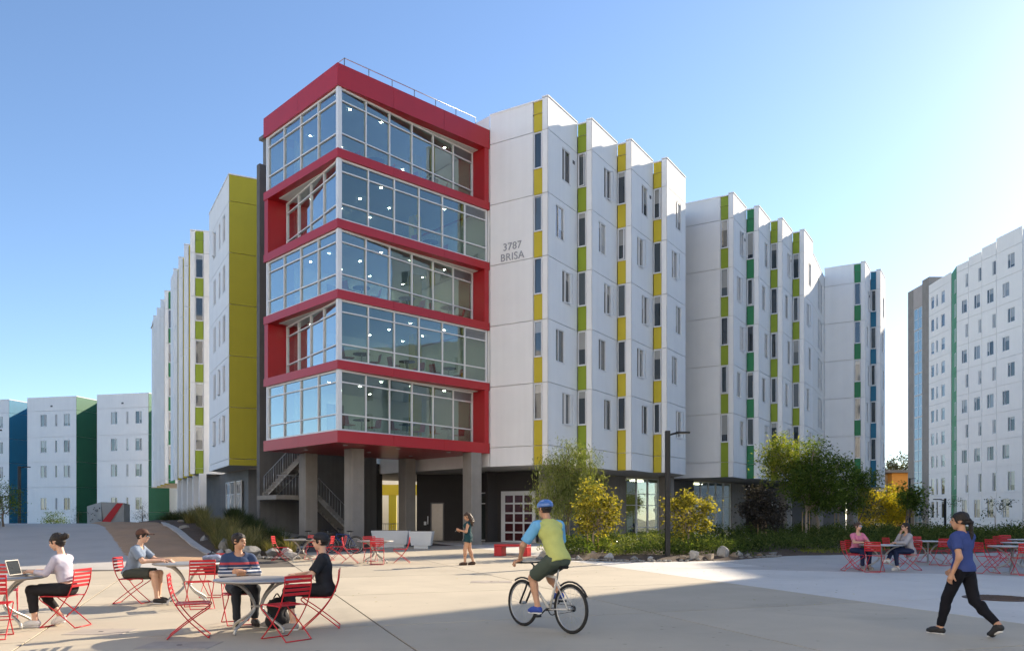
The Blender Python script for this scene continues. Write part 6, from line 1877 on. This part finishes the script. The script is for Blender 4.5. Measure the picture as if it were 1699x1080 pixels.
# small belongings
x, y = -7.18, 11.88; z = gz(x, y) + .754
o = thing('laptop', (x, y, z), 'open silver laptop on the left table', 'laptop', rz=R(2))
b = MB(); b.cbox(-.12, .12, -.165, .165, 0, .016, .004); b.build('base', 'steel', o)
b = MB(); b.box(-.06, .07, -.145, .145, .0162, .0185); b.build('keyboard', 'shoe_black', o)
b = MB(); Ms = Matrix.Translation((-.12, 0, .012)) @ Matrix.Rotation(R(-16), 4, 'Y'); b.cbox(-.006, .006, -.165, .165, 0, .23, .003, Ms); sc_ = b.build('lid', 'steel', o)
b = MB(); b.box(.0065, .008, -.15, .15, .012, .215, Ms); b.build('screen', mat('screen_dark', (.03, .035, .04), .15, .3, 6), sc_)
x, y = -1.40 - .36, 25.86; z = gz(x, y)
o = thing('phone', (x, y, z + 1.12), 'phone held by the woman in the romper', 'phone', rz=R(180))
b = MB(); Mp = Matrix.Rotation(R(-50), 4, 'Y'); b.cbox(-.004, .004, -.037, .037, -.075, .075, .003, Mp); b.build('case', 'shoe_white', o)
b = MB(); b.box(-.0055, -.0045, -.033, .033, -.07, .07, Mp); b.build('screen', 'screen_dark', o)
def backpack(loc, rz, label, s=1., tilt=0.):
    o = thing('backpack', loc, label, 'backpack', None, R(rz)); o.rotation_euler = (0, R(tilt), R(rz)); o.scale = (s, s, s)
    v = sdf_mesh([([C((0, -.06, .12), (0, .06, .12), .12, .12), C((0, -.05, .32), (0, .05, .32), .10, .10), C((0, 0, .12), (0, 0, .34), .13, .11)], [], .03)], .014, .008, 22, 4); put('body', to_mesh([v], 'body', 'cap_black'), o)
    v = sdf_mesh([([C((.12, -.05, .12), (.12, .05, .12), .055, .055), C((.12, 0, .10), (.11, 0, .2), .06, .05)], [], .02)], .012, .004, 24, 6); put('pocket', to_mesh([v], 'pocket', 'tee_black'), o)
    for s_ in (-1, 1):
        b = MB(); b.tube(smooth_path([(-.10, .08 * s_, .40), (-.17, .09 * s_, .30), (-.16, .09 * s_, .14), (-.11, .08 * s_, .05)], 4), .016, 6); b.build('strap', 'tee_black', o)
    b = MB(); b.tube(smooth_path([(-.04, -.05, .43), (-.03, 0, .50), (-.04, .05, .43)], 4), .010, 6); b.build('grab_handle', 'tee_black', o)
    return o
backpack(G3(-3.42, 11.78), -60, 'black backpack on the ground under the table')
backpack((-5.95, 16.02, gz(-6, 16) + .465), -100, 'black backpack standing on the red chair behind the table', .95)
v = sdf_mesh([([C((-.12, 0, .06), (.10, .02, .09), .06, .05, fl=(V3(0, 1, 0), 1.6)), C((.05, -.05, .05), (.16, .05, .04), .05, .05)], [], .03)], .012, .014, 40, 9)
o = put('folded_jacket', to_mesh([v], 'folded_jacket', cloth('plaid_blue', (.25, .28, .38))), None, (-5.68, 15.30, gz(-5.7, 15.3) + .752)); tag(o, 'crumpled blue-grey jacket lying on the table by the brown cap man', 'jacket')
o = thing('drink_bottle', G3(-3.12, 11.62), 'orange drink bottle on the ground beside the black backpack', 'bottle')
b = MB(); b.lathe([(.034, 0), (.036, .02), (.036, .15), (.016, .19), (.016, .205)], 14); b.build('body', mat('bottle_orange', (.75, .22, .02), .25, .05, 5), o)
b = MB(); b.lathe([(.019, .205), (.019, .225)], 12); b.build('cap', 'shoe_white', o)
